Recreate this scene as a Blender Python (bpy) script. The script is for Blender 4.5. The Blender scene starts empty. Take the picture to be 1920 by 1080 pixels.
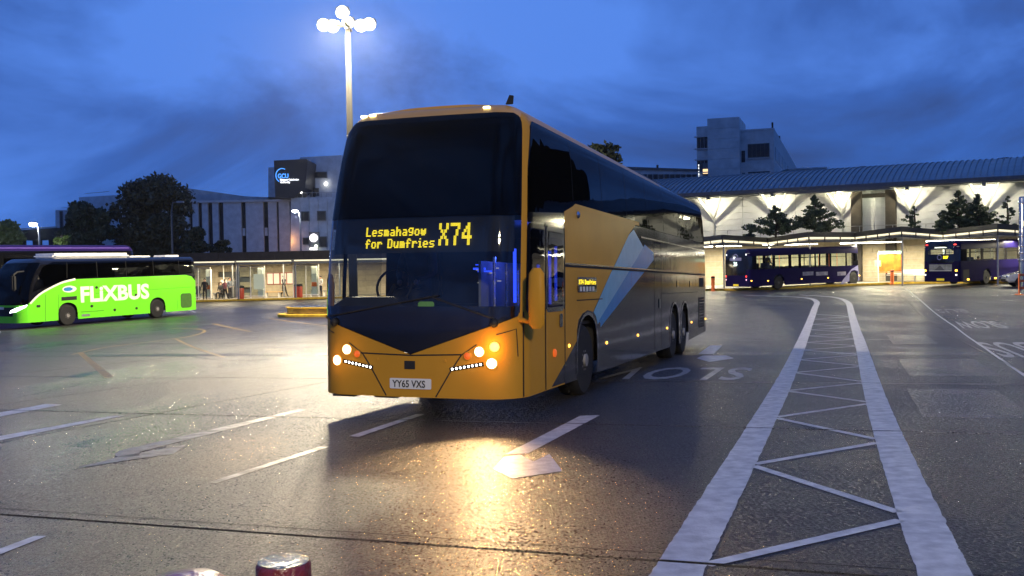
import bpy, bmesh, math, random
import numpy as np
from mathutils import Vector, Matrix
random.seed(7); rng = np.random.default_rng(7)
PI = math.pi
scene = bpy.context.scene
COL = scene.collection

# ---------------------------------------------------------------- camera
FPX = 1800.0; CAMH = 1.44
_a = math.radians(1.0); _p = math.atan(48/1800)
FWD = Vector((0, math.cos(_p), -math.sin(_p)))
_u0 = Vector((0, math.sin(_p), math.cos(_p))); _x0 = Vector((1, 0, 0))
RGT = _x0*math.cos(_a) - _u0*math.sin(_a)
UPV = _u0*math.cos(_a) + _x0*math.sin(_a)
cam = bpy.data.objects.new('camera', bpy.data.cameras.new('camera')); COL.objects.link(cam)
cam.data.sensor_width = 36; cam.data.lens = 36*FPX/1920
cam.data.clip_start = 0.05; cam.data.clip_end = 3000
cam.matrix_world = Matrix(((RGT.x, UPV.x, -FWD.x, 0), (RGT.y, UPV.y, -FWD.y, 0), (RGT.z, UPV.z, -FWD.z, CAMH), (0, 0, 0, 1)))
scene.camera = cam

# ---------------------------------------------------------------- world (dusk sky with thin cloud), exposure
EXPOSURE = 0.0
SKY_GAIN = 1.1
world = bpy.data.worlds.new('World'); scene.world = world; world.use_nodes = True
wt = world.node_tree; wt.nodes.clear()
def wn(t, **k):
    n = wt.nodes.new(t)
    for a, b in k.items(): setattr(n, a, b)
    return n
wl = wt.links.new
w_out = wn('ShaderNodeOutputWorld'); w_bg = wn('ShaderNodeBackground'); w_tc = wn('ShaderNodeTexCoord')
w_sky = wn('ShaderNodeTexSky', sky_type='NISHITA', sun_disc=False)
w_sky.sun_elevation = math.radians(-3.0); w_sky.sun_rotation = math.radians(200)
w_map = wn('ShaderNodeMapping'); w_map.inputs['Scale'].default_value = (1.0, 1.0, 2.0); w_map.inputs['Location'].default_value = (3.1, 0.4, 0.2)
w_n1 = wn('ShaderNodeTexNoise'); w_n1.inputs['Scale'].default_value = 2.5; w_n1.inputs['Detail'].default_value = 8; w_n1.inputs['Roughness'].default_value = 0.56; w_n1.inputs['Distortion'].default_value = 0.5
w_r = wn('ShaderNodeValToRGB')
w_r.color_ramp.elements[0].position = 0.36; w_r.color_ramp.elements[0].color = (0.030, 0.064, 0.20, 1)
w_r.color_ramp.elements[1].position = 0.64; w_r.color_ramp.elements[1].color = (0.080, 0.225, 0.74, 1)
e = w_r.color_ramp.elements.new(0.5); e.color = (0.038, 0.118, 0.43, 1)
w_mix = wn('ShaderNodeMix', data_type='RGBA', blend_type='ADD'); w_mix.inputs[0].default_value = 0.10
wl(w_tc.outputs['Generated'], w_map.inputs[0]); wl(w_map.outputs[0], w_n1.inputs['Vector']); wl(w_n1.outputs[0], w_r.inputs[0])
wl(w_r.outputs[0], w_mix.inputs[6]); wl(w_sky.outputs[0], w_mix.inputs[7])
wl(w_mix.outputs[2], w_bg.inputs[0]); w_bg.inputs[1].default_value = SKY_GAIN
wl(w_bg.outputs[0], w_out.inputs[0])
vs = scene.view_settings
vs.view_transform = 'Standard'; vs.look = 'None'; vs.gamma = 1; vs.exposure = EXPOSURE; vs.use_curve_mapping = False
scene.cycles.use_denoising = True
scene.cycles.max_bounces = 6; scene.cycles.diffuse_bounces = 2; scene.cycles.glossy_bounces = 3; scene.cycles.transparent_max_bounces = 12
scene.cycles.sample_clamp_indirect = 6; scene.cycles.caustics_reflective = False; scene.cycles.caustics_refractive = False

# ---------------------------------------------------------------- the yard's shape
def ss(t): t = min(max(t, 0), 1); return t*t*(3-2*t)
def gz(x, y):
    if y < 24: s = y
    elif y < 38: t = (y-24)/14; s = 24+14*(t-t*t/2)
    else: s = 31
    return -.032*s + (.006+.008*ss((y-15)/30))*max(min(x, 60), -60)
CP = Vector((0, 0, CAMH))
def ray(px, py): return FWD + RGT*((px-960)/FPX) + UPV*((540-py)/FPX)
def P(px, py, D): r = ray(px, py); return CP + r*(D/r.y)
def G(px, py):
    r = ray(px, py); t = .5; prev = t
    while t < 300:
        q = CP+r*t
        if q.z < gz(q.x, q.y): break
        prev = t; t *= 1.02
    lo, hi = prev, t
    for _ in range(36):
        m = (lo+hi)/2; q = CP+r*m
        if q.z < gz(q.x, q.y): hi = m
        else: lo = m
    return CP+r*lo
HD = math.radians(19.3)                       # heading of the lanes
HU = Vector((math.sin(HD), math.cos(HD))); HV = Vector((math.cos(HD), -math.sin(HD)))
def uv(p): return (p.x*HU.x+p.y*HU.y, p.x*HV.x+p.y*HV.y)
def xy(u, v): return (HU.x*u+HV.x*v, HU.y*u+HV.y*v)

# ---------------------------------------------------------------- materials
def mat(name, base, rough=.5, metal=0., emit=None, es=0., var=.12, scale=6., bump=0., bscale=40., coat=0., rvar=0., spec=.5, col2=None, detail=4):
    m = bpy.data.materials.new(name); m.use_nodes = True; nt = m.node_tree; b = nt.nodes['Principled BSDF']
    b.inputs['Roughness'].default_value = rough; b.inputs['Metallic'].default_value = metal
    b.inputs['Coat Weight'].default_value = coat; b.inputs['Coat Roughness'].default_value = .06
    b.inputs['Specular IOR Level'].default_value = spec
    tc = nt.nodes.new('ShaderNodeTexCoord')
    n = nt.nodes.new('ShaderNodeTexNoise'); n.inputs['Scale'].default_value = scale; n.inputs['Detail'].default_value = detail
    nt.links.new(tc.outputs['Object'], n.inputs['Vector'])
    mx = nt.nodes.new('ShaderNodeMix'); mx.data_type = 'RGBA'
    c2 = col2 if col2 else tuple(c*(1-var) for c in base[:3])
    c1 = base if col2 else tuple(min(1, c*(1+var*.6)) for c in base[:3])
    mx.inputs[6].default_value = (*c1[:3], 1); mx.inputs[7].default_value = (*c2[:3], 1)
    rp = nt.nodes.new('ShaderNodeMapRange'); rp.inputs[1].default_value = .32; rp.inputs[2].default_value = .68
    nt.links.new(n.outputs[0], rp.inputs[0]); nt.links.new(rp.outputs[0], mx.inputs[0]); nt.links.new(mx.outputs[2], b.inputs['Base Color'])
    if rvar:
        r2 = nt.nodes.new('ShaderNodeMapRange'); r2.inputs[1].default_value = .3; r2.inputs[2].default_value = .7
        r2.inputs[3].default_value = max(.02, rough-rvar); r2.inputs[4].default_value = min(1, rough+rvar)
        nt.links.new(n.outputs[0], r2.inputs[0]); nt.links.new(r2.outputs[0], b.inputs['Roughness'])
    if bump:
        n2 = nt.nodes.new('ShaderNodeTexNoise'); n2.inputs['Scale'].default_value = bscale; n2.inputs['Detail'].default_value = 3
        nt.links.new(tc.outputs['Object'], n2.inputs['Vector'])
        bp = nt.nodes.new('ShaderNodeBump'); bp.inputs['Strength'].default_value = bump; bp.inputs['Distance'].default_value = .02
        nt.links.new(n2.outputs[0], bp.inputs['Height']); nt.links.new(bp.outputs[0], b.inputs['Normal'])
    if emit:
        b.inputs['Emission Color'].default_value = (*emit, 1); b.inputs['Emission Strength'].default_value = es
    return m
def glass(name, tint, rough=.015, refl=1.0, ior=1.5):
    m = bpy.data.materials.new(name); m.use_nodes = True; nt = m.node_tree; nt.nodes.clear()
    o = nt.nodes.new('ShaderNodeOutputMaterial'); t = nt.nodes.new('ShaderNodeBsdfTransparent'); t.inputs[0].default_value = (*tint, 1)
    g = nt.nodes.new('ShaderNodeBsdfGlossy'); g.inputs['Roughness'].default_value = rough; g.inputs[0].default_value = (refl, refl, refl, 1)
    f = nt.nodes.new('ShaderNodeFresnel'); ge = nt.nodes.new('ShaderNodeNewGeometry'); mr = nt.nodes.new('ShaderNodeMapRange')
    mr.inputs[3].default_value = ior; mr.inputs[4].default_value = 1/ior; nt.links.new(ge.outputs['Backfacing'], mr.inputs[0]); nt.links.new(mr.outputs[0], f.inputs[0])   # same index of refraction from both sides of the pane
    tc = nt.nodes.new('ShaderNodeTexCoord'); n = nt.nodes.new('ShaderNodeTexNoise'); n.inputs['Scale'].default_value = 1.6
    bp = nt.nodes.new('ShaderNodeBump'); bp.inputs['Strength'].default_value = .05; bp.inputs['Distance'].default_value = .05
    nt.links.new(tc.outputs['Object'], n.inputs[0]); nt.links.new(n.outputs[0], bp.inputs['Height']); nt.links.new(bp.outputs[0], g.inputs['Normal'])
    mx = nt.nodes.new('ShaderNodeMixShader')
    nt.links.new(f.outputs[0], mx.inputs[0]); nt.links.new(t.outputs[0], mx.inputs[1]); nt.links.new(g.outputs[0], mx.inputs[2]); nt.links.new(mx.outputs[0], o.inputs[0])
    return m
def emis(name, col, s):
    return mat(name, tuple(c*.5 for c in col), .4, emit=col, es=s, var=.02)

def wet_ground(name, c1, c2, rlo, rhi, bump, brushed=True, puddle=True):
    m = bpy.data.materials.new(name); m.use_nodes = True; nt = m.node_tree; b = nt.nodes['Principled BSDF']; L = nt.links.new
    tc = nt.nodes.new('ShaderNodeTexCoord')
    def noise(sc, det, vec=None, ro=.5):
        n = nt.nodes.new('ShaderNodeTexNoise'); n.inputs['Scale'].default_value = sc; n.inputs['Detail'].default_value = det; n.inputs['Roughness'].default_value = ro
        L(vec or tc.outputs['Object'], n.inputs['Vector']); return n
    def rng_(src, a, b_, c, d):
        r = nt.nodes.new('ShaderNodeMapRange'); r.inputs[1].default_value = a; r.inputs[2].default_value = b_; r.inputs[3].default_value = c; r.inputs[4].default_value = d
        L(src, r.inputs[0]); return r.outputs[0]
    rot = nt.nodes.new('ShaderNodeMapping'); rot.inputs['Rotation'].default_value = (0, 0, HD); rot.inputs['Scale'].default_value = (1, .35, 1)
    L(tc.outputs['Object'], rot.inputs[0])
    big = noise(.42, 5, rot.outputs[0], .58); mid = noise(3.5, 4); fine = noise(52, 3)
    mx = nt.nodes.new('ShaderNodeMix'); mx.data_type = 'RGBA'; mx.inputs[6].default_value = (*c1, 1); mx.inputs[7].default_value = (*c2, 1)
    md = nt.nodes.new('ShaderNodeMath'); md.operation = 'ADD'; L(rng_(big.outputs[0], .35, .65, 0, .6), md.inputs[0]); L(rng_(mid.outputs[0], .35, .65, 0, .4), md.inputs[1])
    L(md.outputs[0], mx.inputs[0])
    sp = nt.nodes.new('ShaderNodeMix'); sp.data_type = 'RGBA'; sp.blend_type = 'MULTIPLY'; sp.inputs[0].default_value = .7
    L(mx.outputs[2], sp.inputs[6]); cmb = nt.nodes.new('ShaderNodeCombineColor'); o = rng_(fine.outputs[0], .38, .62, .25, 1.9)
    for i in range(3): L(o, cmb.inputs[i])
    L(cmb.outputs[0], sp.inputs[7]); L(sp.outputs[2], b.inputs['Base Color'])
    pud = noise(.9, 4, rot.outputs[0], .55); pm = rng_(pud.outputs[0], .66, .80, 0, 1)      # standing water
    rm = nt.nodes.new('ShaderNodeMix'); rm.data_type = 'FLOAT'; L(pm, rm.inputs[0]); L(rng_(big.outputs[0], .38, .62, rlo, rhi), rm.inputs[2]); rm.inputs[3].default_value = .2
    gl = noise(46, 2, None, .6); ga = nt.nodes.new('ShaderNodeMath'); ga.operation = 'ADD'; ga.use_clamp = True          # wet glints between the stones
    L(rm.outputs[0], ga.inputs[0]); L(rng_(gl.outputs[0], .36, .62, -.25, .14), ga.inputs[1]); L(ga.outputs[0], b.inputs['Roughness'])
    b.inputs['Specular IOR Level'].default_value = .55
    # relief: aggregate, brushing lines along the lanes
    bp = nt.nodes.new('ShaderNodeBump'); bp.inputs['Distance'].default_value = .020; bp.inputs['Strength'].default_value = bump
    agg = noise(34, 5, None, .75); h = agg.outputs[0]
    if brushed:
        r3 = nt.nodes.new('ShaderNodeMapping'); r3.inputs['Rotation'].default_value = (0, 0, HD); r3.inputs['Scale'].default_value = (1, .02, 1)
        L(tc.outputs['Object'], r3.inputs[0]); br = noise(42, 2, r3.outputs[0])
        ad = nt.nodes.new('ShaderNodeMath'); ad.operation = 'MULTIPLY_ADD'; ad.inputs[1].default_value = .65
        L(br.outputs[0], ad.inputs[0]); L(h, ad.inputs[2]); h = ad.outputs[0]
    L(h, bp.inputs['Height']); L(rng_(pm, 0, 1, bump, bump*.12), bp.inputs['Strength']); L(bp.outputs[0], b.inputs['Normal'])
    return m

# ---------------------------------------------------------------- mesh helpers
class MB:
    def __init__(s): s.v = []; s.f = []; s.mi = []; s.cur = 0
    def add(s, vs, fs):
        n = len(s.v); s.v += [tuple(v) for v in vs]
        for f in fs: s.f.append([i+n for i in f]); s.mi.append(s.cur)
        return s
    def box(s, x0, x1, y0, y1, z0, z1, M=None):
        vs = [Vector((x, y, z)) for x in (x0, x1) for y in (y0, y1) for z in (z0, z1)]
        if M is not None: vs = [M @ v for v in vs]
        return s.add(vs, [(0, 1, 3, 2), (4, 6, 7, 5), (0, 4, 5, 1), (2, 3, 7, 6), (0, 2, 6, 4), (1, 5, 7, 3)])
    def beam(s, a, b, w, h=None, up=Vector((0, 0, 1))):
        a = Vector(a); b = Vector(b); d = (b-a).normalized(); h = h or w
        sd = d.cross(up)
        if sd.length < 1e-4: sd = d.cross(Vector((1, 0, 0)))
        sd.normalize(); uu = sd.cross(d)
        q = [sd*(i*w/2)+uu*(j*h/2) for i, j in ((-1, -1), (1, -1), (1, 1), (-1, 1))]
        return s.add([a+k for k in q]+[b+k for k in q], [(3, 2, 1, 0), (4, 5, 6, 7), (0, 1, 5, 4), (1, 2, 6, 5), (2, 3, 7, 6), (3, 0, 4, 7)])
    def tube(s, pts, rad, n=8, cap=True):
        pts = [Vector(p) for p in pts]; rad = rad if isinstance(rad, (list, tuple)) else [rad]*len(pts)
        rings = []; prev = None
        for i, p in enumerate(pts):
            d = (pts[min(i+1, len(pts)-1)]-pts[max(i-1, 0)]).normalized()
            ref = Vector((0, 0, 1)) if abs(d.z) < .9 else Vector((1, 0, 0))
            if prev is None: a = d.cross(ref).normalized()
            else: a = (prev-d*prev.dot(d)).normalized()
            prev = a; b = d.cross(a); rings.append([p+(a*math.cos(2*PI*k/n)+b*math.sin(2*PI*k/n))*rad[i] for k in range(n)])
        vs = [v for r in rings for v in r]; fs = []
        for i in range(len(rings)-1):
            for k in range(n): fs.append((i*n+k, i*n+(k+1) % n, (i+1)*n+(k+1) % n, (i+1)*n+k))
        if cap: fs += [tuple(range(n-1, -1, -1)), tuple((len(rings)-1)*n+k for k in range(n))]
        return s.add(vs, fs)
    def lathe(s, prof, n=24, axis='z', M=None):
        vs = []; 
        for r, h in prof:
            for k in range(n):
                c, sn = math.cos(2*PI*k/n)*r, math.sin(2*PI*k/n)*r
                v = Vector((c, sn, h)) if axis == 'z' else (Vector((c, h, sn)) if axis == 'y' else Vector((h, c, sn)))
                vs.append(M @ v if M is not None else v)
        fs = [(i*n+k, i*n+(k+1) % n, (i+1)*n+(k+1) % n, (i+1)*n+k) for i in range(len(prof)-1) for k in range(n)]
        if prof[0][0] > 1e-4: fs.append(tuple(range(n-1, -1, -1)))
        if prof[-1][0] > 1e-4: fs.append(tuple((len(prof)-1)*n+k for k in range(n)))
        return s.add(vs, fs)
    def prism(s, poly, y0, y1, M=None, ax='y'):
        # poly in (x,z), extruded along y   (ax='z': poly in (x,y) extruded along z)
        n = len(poly)
        if ax == 'y': vs = [Vector((x, y0, z)) for x, z in poly]+[Vector((x, y1, z)) for x, z in poly]
        elif ax == 'x': vs = [Vector((y0, x, z)) for x, z in poly]+[Vector((y1, x, z)) for x, z in poly]
        else: vs = [Vector((x, y, y0)) for x, y in poly]+[Vector((x, y, y1)) for x, y in poly]
        if M is not None: vs = [M @ v for v in vs]
        return s.add(vs, [tuple(range(n)), tuple(range(2*n-1, n-1, -1))]+[(i, i+n, (i+1) % n+n, (i+1) % n) for i in range(n)])
    def ball(s, c, r, n=10, m=7, sc=(1, 1, 1)):
        prof = [(max(1e-5, r*math.sin(PI*i/m)), -r*math.cos(PI*i/m)) for i in range(m+1)]
        M = Matrix.Translation(Vector(c)) @ Matrix.Diagonal((*sc, 1))
        return s.lathe(prof, n, 'z', M)
    def build(s, name, m, parent=None, smooth=False, bevel=0, loc=None, stuff=False):
        me = bpy.data.meshes.new(name); me.from_pydata(s.v, [], s.f)
        ms = m if isinstance(m, (list, tuple)) else [m]
        for k in ms: me.materials.append(k)
        if len(ms) > 1: me.polygons.foreach_set('material_index', s.mi)
        bm = bmesh.new(); bm.from_mesh(me); bmesh.ops.recalc_face_normals(bm, faces=bm.faces)
        if bevel:
            bmesh.ops.remove_doubles(bm, verts=bm.verts, dist=1e-5)
            es = [e for e in bm.edges if len(e.link_faces) == 2 and e.calc_face_angle(0) > .6]
            bmesh.ops.bevel(bm, geom=es, offset=bevel, segments=2, affect='EDGES', clamp_overlap=True)
        bm.to_mesh(me); bm.free()
        if smooth:
            me.polygons.foreach_set('use_smooth', [True]*len(me.polygons)); me.set_sharp_from_angle(angle=math.radians(40))
        me.update(); return link(name, me, parent, loc, stuff)
def link(name, me, parent=None, loc=None, stuff=False):
    o = bpy.data.objects.new(name, me); COL.objects.link(o)
    if parent is not None: o.parent = parent
    if loc is not None: o.location = loc
    if stuff: o['kind'] = 'stuff'
    return o
def thing(name, label, cat, loc=(0, 0, 0), rz=0, group=None, M=None):
    o = bpy.data.objects.new(name, None); COL.objects.link(o); o.empty_display_size = .2
    if M is not None: o.matrix_world = M
    else: o.location = loc; o.rotation_euler = (0, 0, rz)
    return tag(o, label, cat, group)
def tag(o, label, cat, group=None):
    o['label'] = label; o['category'] = cat
    if group: o['group'] = group
    return o
def copy_tree(o, parent=None):
    c = o.copy(); COL.objects.link(c)
    if parent is not None: c.parent = parent
    for ch in list(o.children): copy_tree(ch, c)
    return c
def struct(o): o['kind'] = 'structure'; return o
def text_mesh(txt, size=1., bold=0., shear=0., align='LEFT', spacing=1.):
    c = bpy.data.curves.new('lettering', 'FONT'); c.body = txt; c.size = size; c.offset = bold; c.shear = shear; c.align_x = align; c.space_character = spacing; c.resolution_u = 3
    o = bpy.data.objects.new('lettering', c); COL.objects.link(o)
    dg = bpy.context.evaluated_depsgraph_get(); dg.update(); me = bpy.data.meshes.new_from_object(o.evaluated_get(dg))
    COL.objects.unlink(o); bpy.data.objects.remove(o); bpy.data.curves.remove(c)
    v = [tuple(x.co) for x in me.vertices]; f = [tuple(p.vertices) for p in me.polygons]; bpy.data.meshes.remove(me)
    return v, f
def lamp(kind, loc, power, color, radius=.1, name='lamp_light', parent=None, target=None, angle=None, blend=.5, size=None):
    l = bpy.data.lights.new(name, kind); l.energy = power; l.color = color
    if kind in ('POINT', 'SPOT'): l.shadow_soft_size = radius
    if kind == 'SPOT': l.spot_size = math.radians(angle); l.spot_blend = blend
    if kind == 'AREA': l.shape = 'RECTANGLE'; l.size, l.size_y = size
    o = bpy.data.objects.new(name, l); COL.objects.link(o); o.location = loc
    if target is not None:
        d = Vector(target)-Vector(loc); o.rotation_euler = d.to_track_quat('-Z', 'Y').to_euler()
    if parent is not None: o.parent = parent
    return o

M_ = {}
M_['yellow'] = mat('yellow_paint', (.53, .262, .03), .36, coat=.0, spec=.06, var=.08, scale=1.2)
M_['tan'] = mat('yellow_roof_paint', (.60, .31, .05), .4, coat=.12, var=.1, scale=2)
M_['grey'] = mat('dark_grey_metallic', (.030, .032, .042), .09, metal=.0, coat=.0, spec=.14, var=.1, scale=1, bump=.12, bscale=1.6)
M_['ltblue'] = mat('pale_blue_paint', (.17, .42, .62), .25, coat=.0, spec=.05, var=.06)
M_['dpblue'] = mat('mid_blue_paint', (.04, .22, .52), .25, coat=.0, spec=.05, var=.06)
M_['black'] = mat('black_gloss', (.006, .006, .008), .08, coat=.6, var=.2)
M_['seat'] = mat('seat_moquette', (.02, .03, .07), .8, var=.3)
M_['rubber'] = mat('rubber', (.006, .006, .0065), .75, var=.3, bump=.3, bscale=60)
M_['matblack'] = mat('matt_black', (.01, .01, .011), .7, var=.3)
M_['seam'] = mat('seam_shadow_gap', (.008, .008, .009), .8)
M_['chrome'] = mat('bright_metal', (.6, .6, .62), .22, metal=1, rvar=.1, scale=20)
M_['rim_dark'] = mat('dark_wheel_metal', (.035, .035, .037), .5)
M_['rim'] = mat('wheel_metal', (.30, .29, .28), .35, metal=.15, var=.3, scale=14, rvar=.1)
M_['alum'] = mat('grey_steel', (.33, .34, .35), .4, metal=.6, var=.15, scale=10)
M_['whitep'] = mat('white_plastic', (.75, .75, .74), .35, var=.06)
M_['plate'] = mat('plate_white', (.72, .72, .70), .3, var=.04)
M_['plate_y'] = mat('plate_yellow', (.75, .58, .03), .35, var=.04, emit=(1, .75, .05), es=.25)
M_['glassf'] = glass('windscreen_glass', (.55, .58, .60))
M_['glasscab'] = glass('cab_side_glass', (.80, .84, .84))
M_['glassd'] = glass('dark_tinted_glass', (.012, .013, .016), refl=.42)
M_['glassdoor'] = glass('door_glass', (.16, .17, .19))
M_['glassc'] = glass('clear_glass', (.78, .84, .84))
M_['led_y'] = emis('amber_led', (1, .76, .02), 2.1)
M_['led_w'] = emis('white_led', (1, .97, .9), 9)
M_['lamp_rim'] = emis('painted_halo_rim', (1, .45, .12), 1.3)  # glowing ring painted in for the warm halo round each lamp
M_['led_b'] = emis('blue_led', (.03, .08, 1), 2.2)
M_['hl'] = emis('headlamp_lens', (1, .72, .36), 28)
M_['amber'] = emis('amber_lens', (1, .42, .03), 14)
M_['amber_dim'] = emis('amber_reflector', (1, .16, .02), .55)
M_['marker'] = emis('marker_lens', (1, .5, .06), 5)
M_['topmark'] = emis('roof_marker_lens', (1, .9, .45), 4)
M_['redl'] = emis('red_lens', (1, .05, .04), 2.5)
M_['green'] = mat('lime_green_paint', (.16, .76, .02), .3, coat=.4, var=.05, scale=1)
M_['letter'] = mat('white_lettering', (.78, .78, .74), .4, var=.03)
M_['purple'] = mat('indigo_paint', (.010, .007, .052), .4, coat=.0, spec=.03, var=.1, scale=2)
M_['lilac'] = mat('lilac_paint', (.22, .22, .40), .3, coat=.4, var=.08)
M_['wallwhite'] = mat('white_panel', (.47, .48, .53), .55, var=.08, scale=2, rvar=.1)
M_['concrete'] = mat('pale_concrete', (.54, .57, .60), .85, var=.18, scale=1.2, bump=.2, bscale=8)
M_['concrete2'] = mat('grey_concrete', (.52, .54, .55), .85, var=.18, scale=.8, bump=.2, bscale=8)
M_['darkclad'] = mat('dark_cladding', (.012, .014, .022), .5, var=.2)
M_['darkbrown'] = mat('dark_brown_concrete', (.035, .028, .024), .8, var=.3, scale=2)
M_['window'] = mat('window_pane_dark', (.018, .022, .03), .3, var=.3, scale=3, spec=.25)
M_['frame'] = mat('window_frame_grey', (.10, .11, .12), .5)
M_['brick'] = mat('beige_block', (.46, .39, .28), .8, var=.14, scale=3, bump=.2, bscale=30)
M_['roofm'] = mat('roof_metal', (.20, .23, .26), .38, metal=.5, var=.15, scale=.7)
M_['fascia'] = mat('canopy_fascia', (.04, .038, .036), .5, var=.2)
M_['soffit'] = mat('canopy_soffit', (.62, .60, .54), .6, var=.1)
M_['tube'] = emis('fluorescent_tube', (1, .93, .72), 16)
M_['strip'] = emis('lit_canopy_strip', (1, .90, .62), 1.15)
M_['yellowk'] = mat('yellow_kerb_paint', (.55, .36, .03), .6, var=.3, scale=5, bump=.2, bscale=40)
M_['pave'] = mat('pavement_stone', (.20, .185, .16), .55, var=.25, scale=3, rvar=.15)
M_['red'] = mat('red_plastic', (.45, .06, .03), .4, var=.15)
M_['orange'] = mat('orange_plastic', (.9, .20, .05), .45, var=.1)
M_['poster'] = mat('poster_board', (.75, .55, .35), .4, col2=(.8, .25, .08), scale=3)
M_['posterw'] = emis('lit_poster', (1, .9, .68), .55)
M_['maroon'] = mat('maroon_paint_wet', (.16, .022, .022), .28, var=.35, scale=22, bump=.45, bscale=55, coat=.6)
M_['bark'] = mat('bark', (.05, .04, .03), .9, var=.3, bump=.4, bscale=12)
M_['leafd'] = mat('leaf_dark', (.045, .06, .022), .65, col2=(.018, .028, .012), scale=1.2)
M_['leafo'] = mat('leaf_olive', (.085, .075, .028), .65, col2=(.03, .035, .016), scale=.7)
M_['leafc'] = mat('conifer_needles', (.075, .11, .05), .7, col2=(.02, .04, .02), scale=2.5)
M_['paint'] = mat('white_road_paint', (.62, .62, .62), .42, col2=(.40, .40, .41), scale=9, detail=10, rvar=.14, bump=.25, bscale=55)
M_['paintw'] = mat('worn_road_paint', (.22, .22, .21), .42, col2=(.09, .09, .09), scale=7, detail=8, rvar=.14, bump=.35, bscale=55)
M_['paintm'] = mat('half_worn_road_paint', (.42, .42, .42), .4, col2=(.18, .18, .18), scale=7, detail=9)
M_['painty'] = mat('worn_yellow_road_paint', (.34, .22, .05), .45, col2=(.07, .06, .03), scale=6, detail=8, bump=.3, bscale=60)
M_['slab'] = wet_ground('wet_concrete_slab', (.012, .0112, .011), (.034, .030, .027), .32, .52, 1.0)
M_['patch'] = wet_ground('tar_repair', (.010, .010, .011), (.020, .019, .019), .20, .40, .6, brushed=False)
M_['base'] = wet_ground('wet_asphalt', (.018, .018, .020), (.028, .027, .029), .35, .55, .5, brushed=False)
# ================================================================ GROUND: sheet, concrete slabs with recessed joints, paint
def sheet(name, m, x0, x1, y0, y1, nx, ny, dz, parent=None, fn=None):
    xs = fn[0] if fn else np.linspace(x0, x1, nx); ys = fn[1] if fn else np.linspace(y0, y1, ny)
    vs = [(x, y, gz(x, y)+dz) for y in ys for x in xs]; W = len(xs)
    fs = [(j*W+i, j*W+i+1, (j+1)*W+i+1, (j+1)*W+i) for j in range(len(ys)-1) for i in range(W-1)]
    me = bpy.data.meshes.new(name); me.from_pydata(vs, [], fs); me.materials.append(m)
    me.polygons.foreach_set('use_smooth', [True]*len(fs)); me.update(); return link(name, me, parent)
gx = [-340, -240, -180, -120, -90]+list(np.arange(-70, 71, 2.5))+[90, 120, 180, 240, 340]
gy = [-40, -20, -10, -5]+list(np.arange(-2, 60, 1.5))+list(np.arange(60, 130, 6))+[150, 200, 260, 340]
ground = struct(sheet('ground', M_['base'], 0, 0, 0, 0, 0, 0, -.05, fn=(gx, gy)))
UJ = [0.0, 5.02, 10.05, 14.95, 20.9, 26.4, 31.5, 36.6, 41.7, 46.8, 51.9, 57, 62.1, 67.2]
VJ = [-38.2, -34, -29.8, -25.6, -21.4, -16.5, -11.6, -8.4, 2.62, 6.9, 11.1, 15.3, 19.5]
GAP = .021
for i in range(len(UJ)-1):
    for j in range(len(VJ)-1):
        u0, u1, v0, v1 = UJ[i]+GAP, UJ[i+1]-GAP, VJ[j]+GAP*.6, VJ[j+1]-GAP*.6
        n = 4; vs = []; fs = []
        dz = random.uniform(-.0012, .0012)
        for a in range(n+1):
            for b in range(n+1):
                x, y = xy(u0+(u1-u0)*a/n, v0+(v1-v0)*b/n); vs.append((x, y, gz(x, y)+dz))
        fs = [(a*(n+1)+b, (a+1)*(n+1)+b, (a+1)*(n+1)+b+1, a*(n+1)+b+1) for a in range(n) for b in range(n)]
        rim = [b for b in range(n)]+[a*(n+1)+n for a in range(n)]+[n*(n+1)+b for b in range(n, 0, -1)]+[a*(n+1) for a in range(n, 0, -1)]
        k = len(vs); vs += [(vs[r][0], vs[r][1], vs[r][2]-.055) for r in rim]
        fs += [(rim[q], rim[(q+1) % len(rim)], k+(q+1) % len(rim), k+q) for q in range(len(rim))]
        me = bpy.data.meshes.new('slab'); me.from_pydata(vs, [], fs); me.materials.append(M_['slab']); me.update()
        link('slab', me, ground)

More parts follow.
